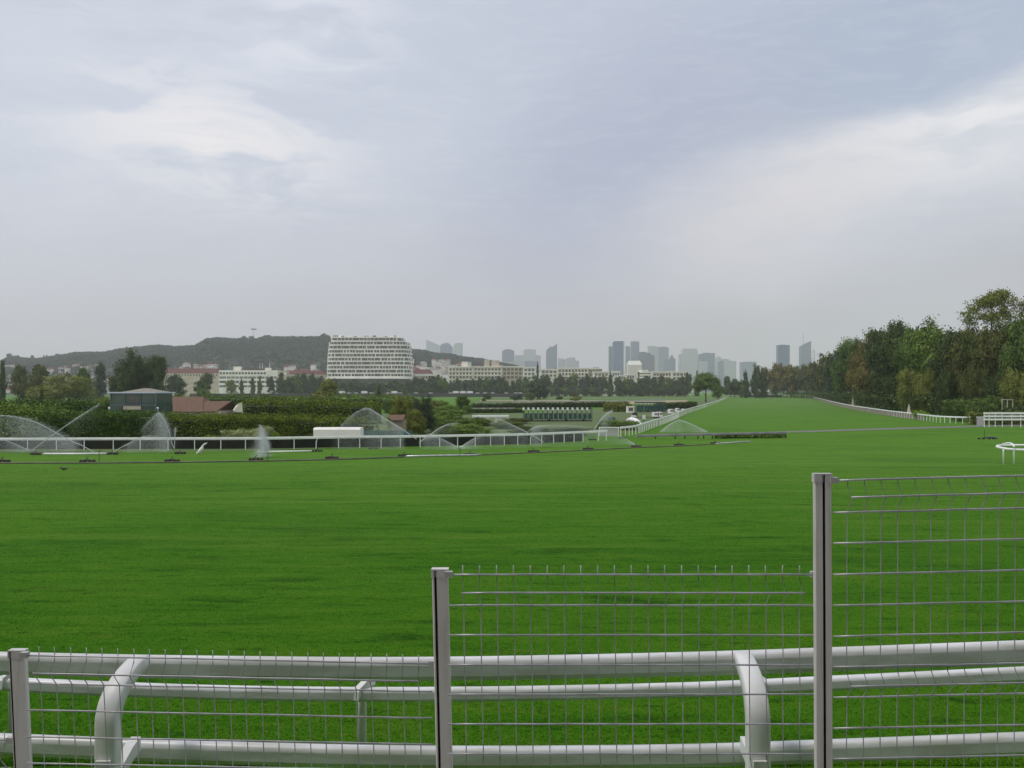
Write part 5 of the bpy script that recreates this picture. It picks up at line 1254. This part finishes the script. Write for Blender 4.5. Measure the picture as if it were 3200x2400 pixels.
spray('great dome of fine spray at the left edge, its jet falling to the right', [(300, 1417), (262, 1395), (223, 1378), (171, 1350), (125, 1325), (84, 1310), (40, 1301), (-40, 1298), (-160, 1310)], 83.5, .035, 4000, 62000, .03, 1, 0, size=.024, seed=2, curt=(.2, 1), jitter=.9)
spray('low jet leaving the picture at the left edge under the dome', [(95, 1408), (70, 1398), (40, 1385), (10, 1374), (-30, 1368)], 83, .03, 1800, 6000, .03, 1, seed=3)
spray('tall curved curtain of spray right of the cabin, steep on its right side', [(545, 1402), (537, 1385), (531, 1360), (524, 1335), (514, 1312), (502, 1296), (494, 1290), (470, 1312), (440, 1345)], 82.5, .035, 5200, 30000, .035, .98, 0, size=.024, seed=4, curt=(.30, 1), cend=.62)
spray('faint low jet joining the tall curtain from its left', [(352, 1414), (375, 1400), (405, 1384), (432, 1370), (460, 1362), (500, 1364)], 83, .03, 2600, 9000, .03, 1, seed=5, curt=(.3, 1))
spray('thin upright jet just right of the tall curtain', [(545, 1402), (546, 1375), (547, 1350), (549, 1334)], 82.4, .03, 2600, 300, .04, .5, seed=6)
spray('misty white plume rising to a point before the silvery bush', [(837, 1424), (831, 1385), (823, 1350), (812, 1325)], 74, .022, 3500, 42000, .05, 1, -.12, size=.022, seed=7, curt=(.2, 1), jitter=.5, cend=.8, widen=.17, grow=.1)
spray('broad fan of spray over the green panel, its jet bending down to the right', [(1301, 1372), (1281, 1358), (1258, 1342), (1233, 1326), (1200, 1306), (1172, 1287), (1146, 1275), (1110, 1290), (1075, 1320), (1040, 1360)], 88, .04, 6500, 42000, .035, 1, 0, size=.024, seed=8, curt=(.2, 1), cend=.7)
spray('bluish jet curving up right of the broad fan', [(1310, 1385), (1330, 1366), (1347, 1356), (1372, 1338), (1400, 1326), (1432, 1321)], 89, .035, 4200, 6500, .035, 1, seed=9, curt=(.1, 1), power=1.3)
spray('low spray fan meeting the bluish jet under the rail', [(1432, 1398), (1405, 1384), (1375, 1370), (1345, 1366), (1310, 1378)], 88, .02, 900, 10000, .04, 1, seed=10)
spray('faint fan under the rail before the mound shrubs', [(1438, 1398), (1465, 1380), (1492, 1366), (1530, 1358), (1575, 1366)], 89, .02, 900, 12000, .04, 1, seed=11)
spray('jet falling right across the rail left of the starting gate', [(1700, 1382), (1681, 1371), (1663, 1360), (1635, 1344), (1605, 1330), (1575, 1315), (1555, 1309), (1530, 1325)], 92, .04, 4800, 17000, .035, 1, seed=12, curt=(.35, 1), cend=.85)
spray('grey veil of spray spreading right before the starting gate', [(1640, 1357), (1655, 1344), (1672, 1334), (1695, 1329), (1750, 1328), (1800, 1329), (1850, 1335)], 94, .025, 2500, 30000, .04, 1, seed=13, curt=(.2, 1), cend=.4)
spray('wide blue-grey jet shooting up right at the end of the long rail', [(1858, 1340), (1870, 1322), (1882, 1306), (1896, 1292), (1914, 1282)], 108, .06, 6500, 3500, .08, .6, seed=14, size=.03, curt=(.4, 1), grow=.10)
spray('veil of drops over the corner between the two rails', [(1990, 1392), (1950, 1368), (1900, 1352), (1840, 1350), (1780, 1366)], 98, .01, 300, 12000, .05, 1, seed=17)
spray('small tent-shaped spray on the straight, left slope', [(2123, 1311), (2100, 1322), (2080, 1336), (2062, 1351)], 128, .035, 3600, 7000, .06, 1, .35, seed=15, curt=(0, .9), grow=.1, size=.03)
spray('small tent-shaped spray on the straight, right slope', [(2210, 1349), (2190, 1339), (2165, 1327), (2140, 1317), (2122, 1312)], 128, .045, 3600, 9000, .05, 1, -.35, seed=16, curt=(0, 1), grow=.08, size=.03)

# ------------------------------------------------------------------ infield objects
def gate_unit(lab, px0, px1, yt, d, n, pads=True):
    r = thing('starting_gate', lab, 'starting gate', lay((px0 + px1) / 2, d, 0)); xa, xb = pxx(px0, d), pxx(px1, d); zt_ = pxz(yt, d); L_ = xb - xa; dep = 2.6
    b = MB(); b.box(xa, xb, d - .1, d + .25, zt_ - .35, zt_ - .18); b.box(xa, xb, d + dep, d + dep + .3, zt_ - .45, zt_ - .1); b.build('top_beam', M['gate'], r)
    for i in range(n + 1):
        x = xa + L_ * i / n; b = MB(); b.box(x - .05, x + .05, d, d + .12, .1, zt_ - .2); b.box(x - .05, x + .05, d + dep, d + dep + .12, .1, zt_ - .2); b.box(x - .04, x + .04, d, d + dep, .9, 1.25); b.build('stall_divider', M['gate'], r)
        if i < n:
            b = MB(); b.box(x + L_ / n * .18, x + L_ / n * .82, d - .06, d - .02, .5, 1.7); b.build('stall_door', M['gate'], r)
            if pads: b = MB(); b.box(x - L_ / n * .22, x + L_ / n * .22, d - .22, d - .11, zt_ - .55, zt_ - .02); b.build('number_pad', M['pad'], r)
    b = MB(); b.box(xa, xb, d + .3, d + dep - .2, .15, .3); b.build('base', M['rubber'], r)
    for i in range(4):
        x = xa + L_ * (i + .5) / 4; b = MB(); b.tube([(x, d + .2, .28), (x, d + .5, .28)], .28, 12); b.build('wheel', M['rubber'], r)
gate_unit('dark green starting gate of fourteen stalls with a row of white pads', 1636, 1850, 1273, 172, 14)
gate_unit('taller green starting gate further off, in front of the tan track', 1988, 2082, 1255, 262, 8, False)
gate_unit('dark green stall block joined behind the farther starting gate', 1992, 2080, 1266, 246, 9, False)
def box_thing(nm, lab, cat, px0, px1, yt, yb, d, dep, m, roof=None, parts=(), base=None):
    zb_ = GZ(d) if base is None else base; r = thing(nm, lab, cat, lay((px0 + px1) / 2, d, 0)); xa, xb = pxx(px0, d), pxx(px1, d); zt_ = pxz(yt, d)
    b = MB(); b.frus(xa, xb, d, d + dep, zb_, zt_, .04, .04); b.build('body', M[m], r)
    if roof: b = MB(); b.box(xa - .08, xb + .08, d - .08, d + dep + .08, zt_, zt_ + .14); b.build('roof', M[roof], r)
    return r, xa, xb, zt_
for px0, px1, yt, d, lb in ((2044, 2057, 1289, 195, 'left one of two white service vans beside the climbing rail'), (2060, 2071, 1288, 194, 'right one of two white service vans beside the climbing rail'), (2094, 2106, 1279, 222, 'white van higher up beside the climbing rail'), (2116, 2124, 1276, 240, 'small white van furthest up beside the climbing rail'), (2136, 2142, 1278, 260, 'tiny white cart furthest along the climbing rail')):
    r = thing('parked_van', lb, 'van', lay((px0 + px1) / 2, d, 0), 'white vehicles parked beside the climbing rail'); xa, xb = pxx(px0, d), pxx(px1, d); zt_ = pxz(yt, d); 
    b = MB(); b.frus(xa, xb, d, d + 3.6, .35, zt_, .05, .12); b.build('body', M['white'], r)
    b = MB(); b.box(xa + .08, xb - .08, d - .03, d + .02, zt_ * .62, zt_ * .86); b.build('rear_window', M['win'], r)
    for x in (xa + .1, xb - .3): b = MB(); b.tube([(x, d + .5, .3), (x + .2, d + .5, .3)], .3, 10); b.build('wheel', M['rubber'], r)
r, xa, xb, zt_ = box_thing('equipment_cabin', 'pale green cabin left of the farther starting gate', 'cabin', 1961, 1982, 1272, 1290, 240, 3, 'bwhite', 'cream')
b = MB(); b.box(xa + .3, xb - .3, 239.9, 240.05, .6, 1.5); b.build('window', M['win'], r)
# white fallen cover and plume by the corner
M['sheet'] = mat('white_sheet', (.82, .82, .85), .5)
b = MB(); b.tube([P(1961, 1313, 140), P(1972, 1311.5, 139), P(1985, 1314, 138), P(1996, 1321, 137), P(2002, 1327, 136)], [.25, .42, .4, .35, .15], 8)
top('white_cover', b, M['sheet'], 'white rolled cover sagging on the rail at the corner', 'cover', P(1980, 1330, 138), smooth=True)
r = thing('golf_cart', 'small white roofed buggy behind the white rolled cover', 'buggy', lay(1983, 160, 0)); d = 160.; xa, xb = pxx(1976, d), pxx(1989, d)
b = MB(); b.box(xa, xb, d, d + 1.6, 1.25 + .1, 1.45 + .1); b.build('roof', M['white'], r)
b = MB(); b.frus(xa + .05, xb - .05, d + .1, d + 1.9, .3, .9, .1, .2); b.build('body', M['white'], r)
for x in (xa + .08, xb - .08): b = MB(); b.box(x - .03, x + .03, d + .05, d + .1, .85, 1.36); b.build('roof_post', M['rubber'], r)
for x in (xa + .15, xb - .2): b = MB(); b.tube([(x - .06, d + .4, .24), (x + .06, d + .4, .24)], .24, 10); b.build('wheel', M['rubber'], r)
r = thing('marker_post', 'white-topped marker post between the buggy and the climbing rail', 'marker', lay(2012, 165, 0)); p = lay(2012, 165, 0)
b = MB(); b.tube([p, p + Vector((0, 0, 1.0))], .07, 6); b.build('pole', M['rubber'], r); b = MB(); b.box(p.x - .3, p.x + .3, 164.9, 165.0, .75, 1.55); b.build('board', M['white'], r)
r = thing('tall_pole', 'slim dark pole standing by the climbing rail', 'pole', lay(2058, 152, 0)); p = lay(2058, 154, 0)
b = MB(); b.tube([p, p + Vector((0, 0, 3.3))], .06, 6); b.build('pole', M['rubber'], r)
# tank cart
d = 150.; r = thing('water_tanker', 'teal tank trailer parked where the wide jet ends', 'tanker', lay(1912, d, 0)); xa, xb = pxx(1902, d), pxx(1930, d)
b = MB(); b.tube([(xa, d, 1.0), (xb - .5, d, 1.0)], .62, 12); b.build('tank', M['gate'], r, True); b = MB(); b.box(xa, xb, d - .5, d + .5, .3, .42); b.build('chassis', M['pipe'], r)
for x in (xa + .3, xb - .4): b = MB(); b.tube([(x, d - .62, .3), (x, d - .45, .3)], .3, 10); b.build('wheel', M['rubber'], r)
r = thing('barrel', 'small dark barrel on the dry grass before the farther gate', 'barrel', lay(1984, 205, 0)); p = lay(1984, 205, 0)
b = MB(); b.ring(p.x, p.y, [(0, 0), (.55, 0), (.6, .5), (.55, 1.05), (0, 1.05)], 12); b.build('body', M['rubber'], r)

# glazed cabin
M['cabroof'] = mat('weathered_cabin_roof', (.26, .24, .20), .9, (.20, .19, .16), 2)
M['gframe'] = mat('blue_grey_frames', (.12, .17, .22), .4); M['gglass'] = mat('teal_glass', (.060, .095, .092), .12, (.090, .125, .115), .4, spec=.8); M['fascia'] = mat('white_blue_fascia', (.55, .63, .78), .4)
d = 122.; cb = thing('judges_cabin', 'glazed teal cabin with a flat fascia and low pyramid roof above the hedge', 'cabin', (pxx(416, d), d, 0))
xa, xb = pxx(345, d), pxx(488, d); z0, z1 = pxz(1290, d), pxz(1229, d); zs = pxz(1266, d)
b = MB(); b.box(xa + .3, xb - .3, d + .3, d + 5.5, 0, z0); b.build('base', M['tan'], cb)
b = MB(); b.box(xa, xb, d, d + 6, z0, zs); b.build('lower_panel', M['gglass'], cb)
b = MB(); b.box(pxx(386, d), pxx(441, d), d - .1, d - .01, pxz(1280, d), pxz(1269, d)); b.build('brick_panel', M['tan'], cb)
for k, (a_, c_) in enumerate(((347, 389), (391, 438), (440, 487))):
    b = MB(); b.box(pxx(a_, d), pxx(c_, d), d + .06, d + .1, zs + .02, z1); b.build('window', M['gglass'], cb)
b = MB(); b.box(pxx(399, d), pxx(437, d), d + .0, d + .05, pxz(1262, d), pxz(1238, d)); b.build('inner_window', M['win'], cb)
b = MB(); b.box(xb - .06, xb - .02, d + .1, d + 5.9, zs + .02, z1); b.build('window', M['gglass'], cb)
b = MB(); b.box(xa + .02, xa + .06, d + .1, d + 5.9, zs + .02, z1); b.build('window', M['gglass'], cb)
b = MB(); b.box(xa + .1, xb - .1, d + 5.9, d + 6, zs, z1); b.build('back_wall', M['gframe'], cb)
for px in (345, 389.5, 439, 486): b = MB(); b.box(pxx(px, d), pxx(px + 2, d), d - .06, d + .05, z0 + .02, z1); b.build('frame_post', M['gframe'], cb)
b = MB(); b.box(xa - .02, xb + .02, d - .05, d + .02, zs - .06, zs + .06); b.build('sill', M['gframe'], cb)
b = MB(); b.box(xa - .25, xb + .25, d - .5, d + 6.4, z1, pxz(1225, d)); b.build('fascia', M['fascia'], cb)
b = MB(); b.frus(pxx(376, d), pxx(484, d), d + .2, d + 5.8, pxz(1225, d), pxz(1213, d), (pxx(484, d) - pxx(376, d)) * .44, 2.6); b.build('roof', M['cabroof'], cb)
for px, lb in ((341, 'small white floodlight at the left foot of the glazed cabin'), (493, 'small white floodlight at the right foot of the glazed cabin')):
    dd = 112.; r = thing('floodlight', lb, 'floodlight', (pxx(px, dd), dd, 0)); z = pxz(1278, dd)
    b = MB(); b.tube([(pxx(px, dd), dd, 0), (pxx(px, dd), dd, z)], .06, 6); b.build('pole', M['leafpost'], r)
    b = MB(); b.ball((pxx(px, dd), dd, z + .1), .13, s=(1.1, .8, 1.2)); b.build('lamp_head', M['white'], r, True)
# brown roofed building
M['brownroof'] = mat('brown_tiles', (.115, .062, .040), .85, (.145, .082, .055), 2., bump=.3, bscale=8)
d = 150.; br = thing('stable_building', 'low building with a broad plain brown hipped roof right of the cabin', 'building', (pxx(590, d), d, 0))
b = MB(); b.box(pxx(500, d), pxx(690, d), d, d + 12, 0, pxz(1284, d)); b.build('wall', M['tan'], br)
z0, zr, zr2 = pxz(1286, d), pxz(1240, d), pxz(1254, d)
xa, xm, xr0, xr1, xb = pxx(470, d), pxx(624, d), pxx(500, d), pxx(600, d), pxx(690, d)
b = MB(); b.add([(xa, d - 1, z0), (pxx(640, d), d - 1, z0), (pxx(640, d), d + 12, z0), (xa, d + 12, z0), (xr0, d + 5.5, zr), (xr1, d + 5.5, zr)], [(0, 1, 5, 4), (1, 2, 5), (2, 3, 4, 5), (3, 0, 4), (3, 2, 1, 0)]); b.build('roof', M['brownroof'], br)
b = MB(); b.add([(pxx(610, d), d - .6, z0 + .05), (pxx(680, d), d - .6, z0 + .05), (pxx(700, d), d + 4, zr2), (pxx(618, d), d + 4, zr2), (pxx(690, d), d + 9, z0 + .05), (pxx(610, d), d + 9, z0 + .05)], [(0, 1, 2, 3), (1, 4, 2), (4, 5, 3, 2), (5, 0, 3), (5, 4, 1, 0)]); b.build('wing_roof', M['brownroof'], br)
# beige dish
d = 128.; ds = thing('dish', 'beige fan-shaped dish with a small white ball, standing up behind the long hedge', 'dish', (pxx(748, d), d, 0))
c = P(757, 1288, d); b = MB(); v = [(c.x, d, c.z)]; R0 = 30 / F * d
for k in range(10):
    a_ = math.pi * (.52 + .48 * k / 9); v.append((c.x + R0 * math.cos(a_) * .9, d - .15 - .1 * math.sin(k), c.z + R0 * math.sin(a_)))
n = len(v); v += [(x, y + .25, z) for x, y, z in v]
b.add(v, [tuple(range(n)), tuple(range(2 * n - 1, n - 1, -1))] + [(i, n + i, n + (i + 1) % n, (i + 1) % n) for i in range(n)]); b.build('reflector', M['cream'], ds)
b = MB(); b.tube([(c.x, d + .1, 0), (c.x, d + .1, c.z)], .12, 8); b.build('pole', M['leafpost'], ds)
b = MB(); b.ball((pxx(733, d), d - .1, pxz(1282, d)), .22); b.build('feed_ball', M['white'], ds, True)
# trailer, green panel, shed
d = 98.; tr = thing('box_trailer', 'long white box trailer with a rounded roof edge parked behind the rail', 'trailer', (pxx(1052, d), d, 0)); xa, xb = pxx(979, d), pxx(1126, d); z1 = pxz(1337, d); z0 = .45
b = MB(); pr = [(0, z0), (2.2, z0), (2.2, z1 - .2), (2.0, z1), (.2, z1), (0, z1 - .2)]; vs = [(xa, d + y, z) for y, z in pr] + [(xb, d + y, z) for y, z in pr]; k = len(pr)
b.add(vs, [tuple(range(k)), tuple(range(2 * k - 1, k - 1, -1))] + [(i, (i + 1) % k, k + (i + 1) % k, k + i) for i in range(k)]); b.build('body', M['bwhite'], tr)
b = MB(); b.box(xa + .8, xb - .9, d - .03, d - .003, z0 + .25, z0 + .55); b.build('side_stripe', M['leafpost'], tr)
b = MB(); b.box(pxx(1113, d), pxx(1114.2, d), d - .04, d + .0, z0, z1 - .22); b.build('corner_trim', M['cream'], tr)
for x in (xa + 1.6, xa + 2.5, xb - 1.5): b = MB(); b.tube([(x, d - .02, .32), (x, d + .2, .32)], .32, 12); b.build('wheel', M['rubber'], tr)
M['teal'] = mat('teal_boarding', (.045, .13, .12), .6, (.035, .10, .10), .7)
d = 101.; tp = thing('panel_fence', 'plain teal-green board fence right of the white trailer', 'fence', (pxx(1205, d), d, 0))
for k in range(6):
    xa, xb = pxx(1128 + k * 27, d), pxx(1128 + (k + 1) * 27, d) - .03; b = MB(); b.box(xa, xb, d, d + .06, .0, pxz(1345.5, d) + (.0 if k % 2 else .03)); b.build('board', M['teal'], tp)
    b = MB(); b.box(xa - .05, xa + .05, d + .07, d + .15, 0, pxz(1346, d)); b.build('post', M['pipe'], tp)
d = 107.; sh = thing('shed', 'small grey shed with a reddish-brown roof left of the willow-like tree', 'shed', (pxx(1240, d), d, 0)); xa, xb = pxx(1222, d), pxx(1260, d)
b = MB(); b.box(xa, xb, d, d + 3, 0, pxz(1312, d)); b.build('wall', M['kerb'], sh)
b = MB(); b.add([(pxx(1224, d), d - .4, pxz(1313, d)), (pxx(1260, d), d - .4, pxz(1313, d)), (pxx(1262, d), d + 1.6, pxz(1296.5, d)), (pxx(1206, d), d + 1.6, pxz(1298, d)), (pxx(1260, d), d + 3.4, pxz(1313, d)), (pxx(1224, d), d + 3.4, pxz(1313, d))], [(0, 1, 2, 3), (1, 4, 2), (4, 5, 3, 2), (5, 0, 3), (5, 4, 1, 0)]); b.build('roof', M['brownroof'], sh)
# two pale cones by the wood
for px, yt, yb, lb in ((2843, 1263, 1290, 'right pale pointed marker standing before the wood'), (2667, 1236, 1262, 'left pale pointed marker standing before the wood')):
    d = 205. if px > 2800 else 300.; b = MB(); x = pxx(px, d); b.frus(x - .45, x + .45, d, d + .9, 0, pxz(yt, d), .38, .38); top('marker_cone', b, M['tan'], lb, 'marker', (x, d, 0))
# frames beside the wood on the right
d = 180.; gf = thing('gantry_frame', 'grey metal gantry frame behind the hedge at the right edge', 'gantry', (pxx(3150, d), d, 0)); xa, xb = pxx(3132, d), pxx(3165, d)
b = MB()
for x in (xa, (xa + xb) / 2, xb): b.box(x - .06, x + .06, d, d + .12, 0, pxz(1250, d))
b.build('uprights', M['leafpost'], gf); b = MB(); b.box(xa - .06, xb + .06, d - .02, d + .14, pxz(1250, d), pxz(1248, d)); b.build('crossbar', M['leafpost'], gf)
# vehicles on the road behind the infield
R_ = random.Random(9); cp = [1068, 1090, 1112, 1138, 1160, 1212, 1232, 1250, 1300, 1345, 1408, 1424, 1446, 1468, 1492, 1516, 1540, 1582, 1612, 1626, 722, 752, 834, 862, 2412, 2352]
for i, px in enumerate(sorted(cp)):
    d = 900. if px < 2300 else 860.; x = pxx(px, d); y_ = GZ(d); big = R_.random() < .35; h = 2.6 if big else 1.5; L_ = 6.2 if big else 4.3
    z0 = 3.4 if 1000 < px < 1640 else 2.0
    r = thing('parked_car', '%s parked behind the infield, %s vehicle from the left' % ('white van' if big else 'pale car', ORD[i]), 'vehicle', (x, d, z0), 'vehicles parked along the far road')
    b = MB(); b.frus(x - L_ / 2, x + L_ / 2, d, d + 1.9, z0 + .3, z0 + h * (.95 if big else .6), .15, .05); b.build('body', M['white'], r)
    b = MB(); b.frus(x - L_ * .28, x + L_ * .3, d + .05, d + 1.8, z0 + h * (.6 if not big else .95), z0 + h, .5, .15); b.build('cabin', M['white'] if big else M['win'], r)
    for s in (-.3, .3): b = MB(); b.tube([(x + L_ * s, d - .05, z0 + .33), (x + L_ * s, d + .15, z0 + .33)], .33, 8); b.build('wheel', M['rubber'], r)
M['asph'] = mat('asphalt', (.055, .055, .058), .9)
b = MB(); xs_ = [pxx(600, 900.), pxx(1700, 900.)]; b.box(xs_[0], xs_[1], 893, 920, -.5, 3.4) ; 
o = b.build('embankment', M['asph']); tag(o, kind='structure')
b = MB(); b.box(pxx(2330, 860.), pxx(2440, 860.), 855, 866, -.5, 2.0); o = b.build('embankment', M['asph']); tag(o, kind='structure')

# birds
M['crow'] = mat('black_feathers', (.012, .012, .014), .5); M['egret'] = mat('white_feathers', (.75, .75, .73), .6)
def bird(lab, p, L_, m, neck, ang, leg, cat='bird'):
    b = MB(); ca, sa = math.cos(ang), math.sin(ang)
    def q(u, v): return (p.x + (u * ca - v * sa) * L_, p.y, p.z + leg + (u * sa + v * ca) * L_)
    pts = [q(-.62, -.02), q(-.42, .02), (q(-.2, .0)), q(.05, .02), q(.25, .08), q(.36, .16)] + neck(q)
    rad = [.01, .05, .13, .16, .12, .07] + [.05] * (len(neck(q)) - 3) + [.075, .05, .012]
    b.tube(pts, [r_ * L_ for r_ in rad], 8)
    for s in (-.04, .04): b.tube([(p.x + .02 * L_, p.y + s * L_, p.z), (p.x + .02 * L_, p.y + s * L_, p.z + leg)], .012 * L_ + .003, 5)
    return top('bird', b, m, lab, cat, p, smooth=True)
p = G(198, 1470); bird('small black bird hopping on the turf below the sprinkler line', p, .48, M['crow'], lambda q: [q(.42, .24), q(.50, .25), q(.62, .20)], math.radians(-18), .10)
p = G(627, 1418); bird('slender white bird leaning forward under the running rail', p, 1.15, M['egret'], lambda q: [q(.48, .18), q(.58, .16), q(.66, .14), q(.80, .10)], math.radians(42), .30)
# ------------------------------------------------------------------ haze
hz = MB(); hz.box(-4450, 4450, -45, 6450, -1.0, 420)
o = hz.build('haze', None)
o.data.materials.clear()
hm = bpy.data.materials.new('haze_air'); hm.use_nodes = True
for n in list(hm.node_tree.nodes): hm.node_tree.nodes.remove(n)
pv = hm.node_tree.nodes.new('ShaderNodeVolumePrincipled'); mo = hm.node_tree.nodes.new('ShaderNodeOutputMaterial')
pv.inputs['Color'].default_value = (.93, .95, 1.0, 1); pv.inputs['Density'].default_value = HAZE; pv.inputs['Anisotropy'].default_value = 0.2
hm.node_tree.links.new(pv.outputs[0], mo.inputs['Volume'])
o.data.materials.append(hm)
tag(o, kind='stuff')
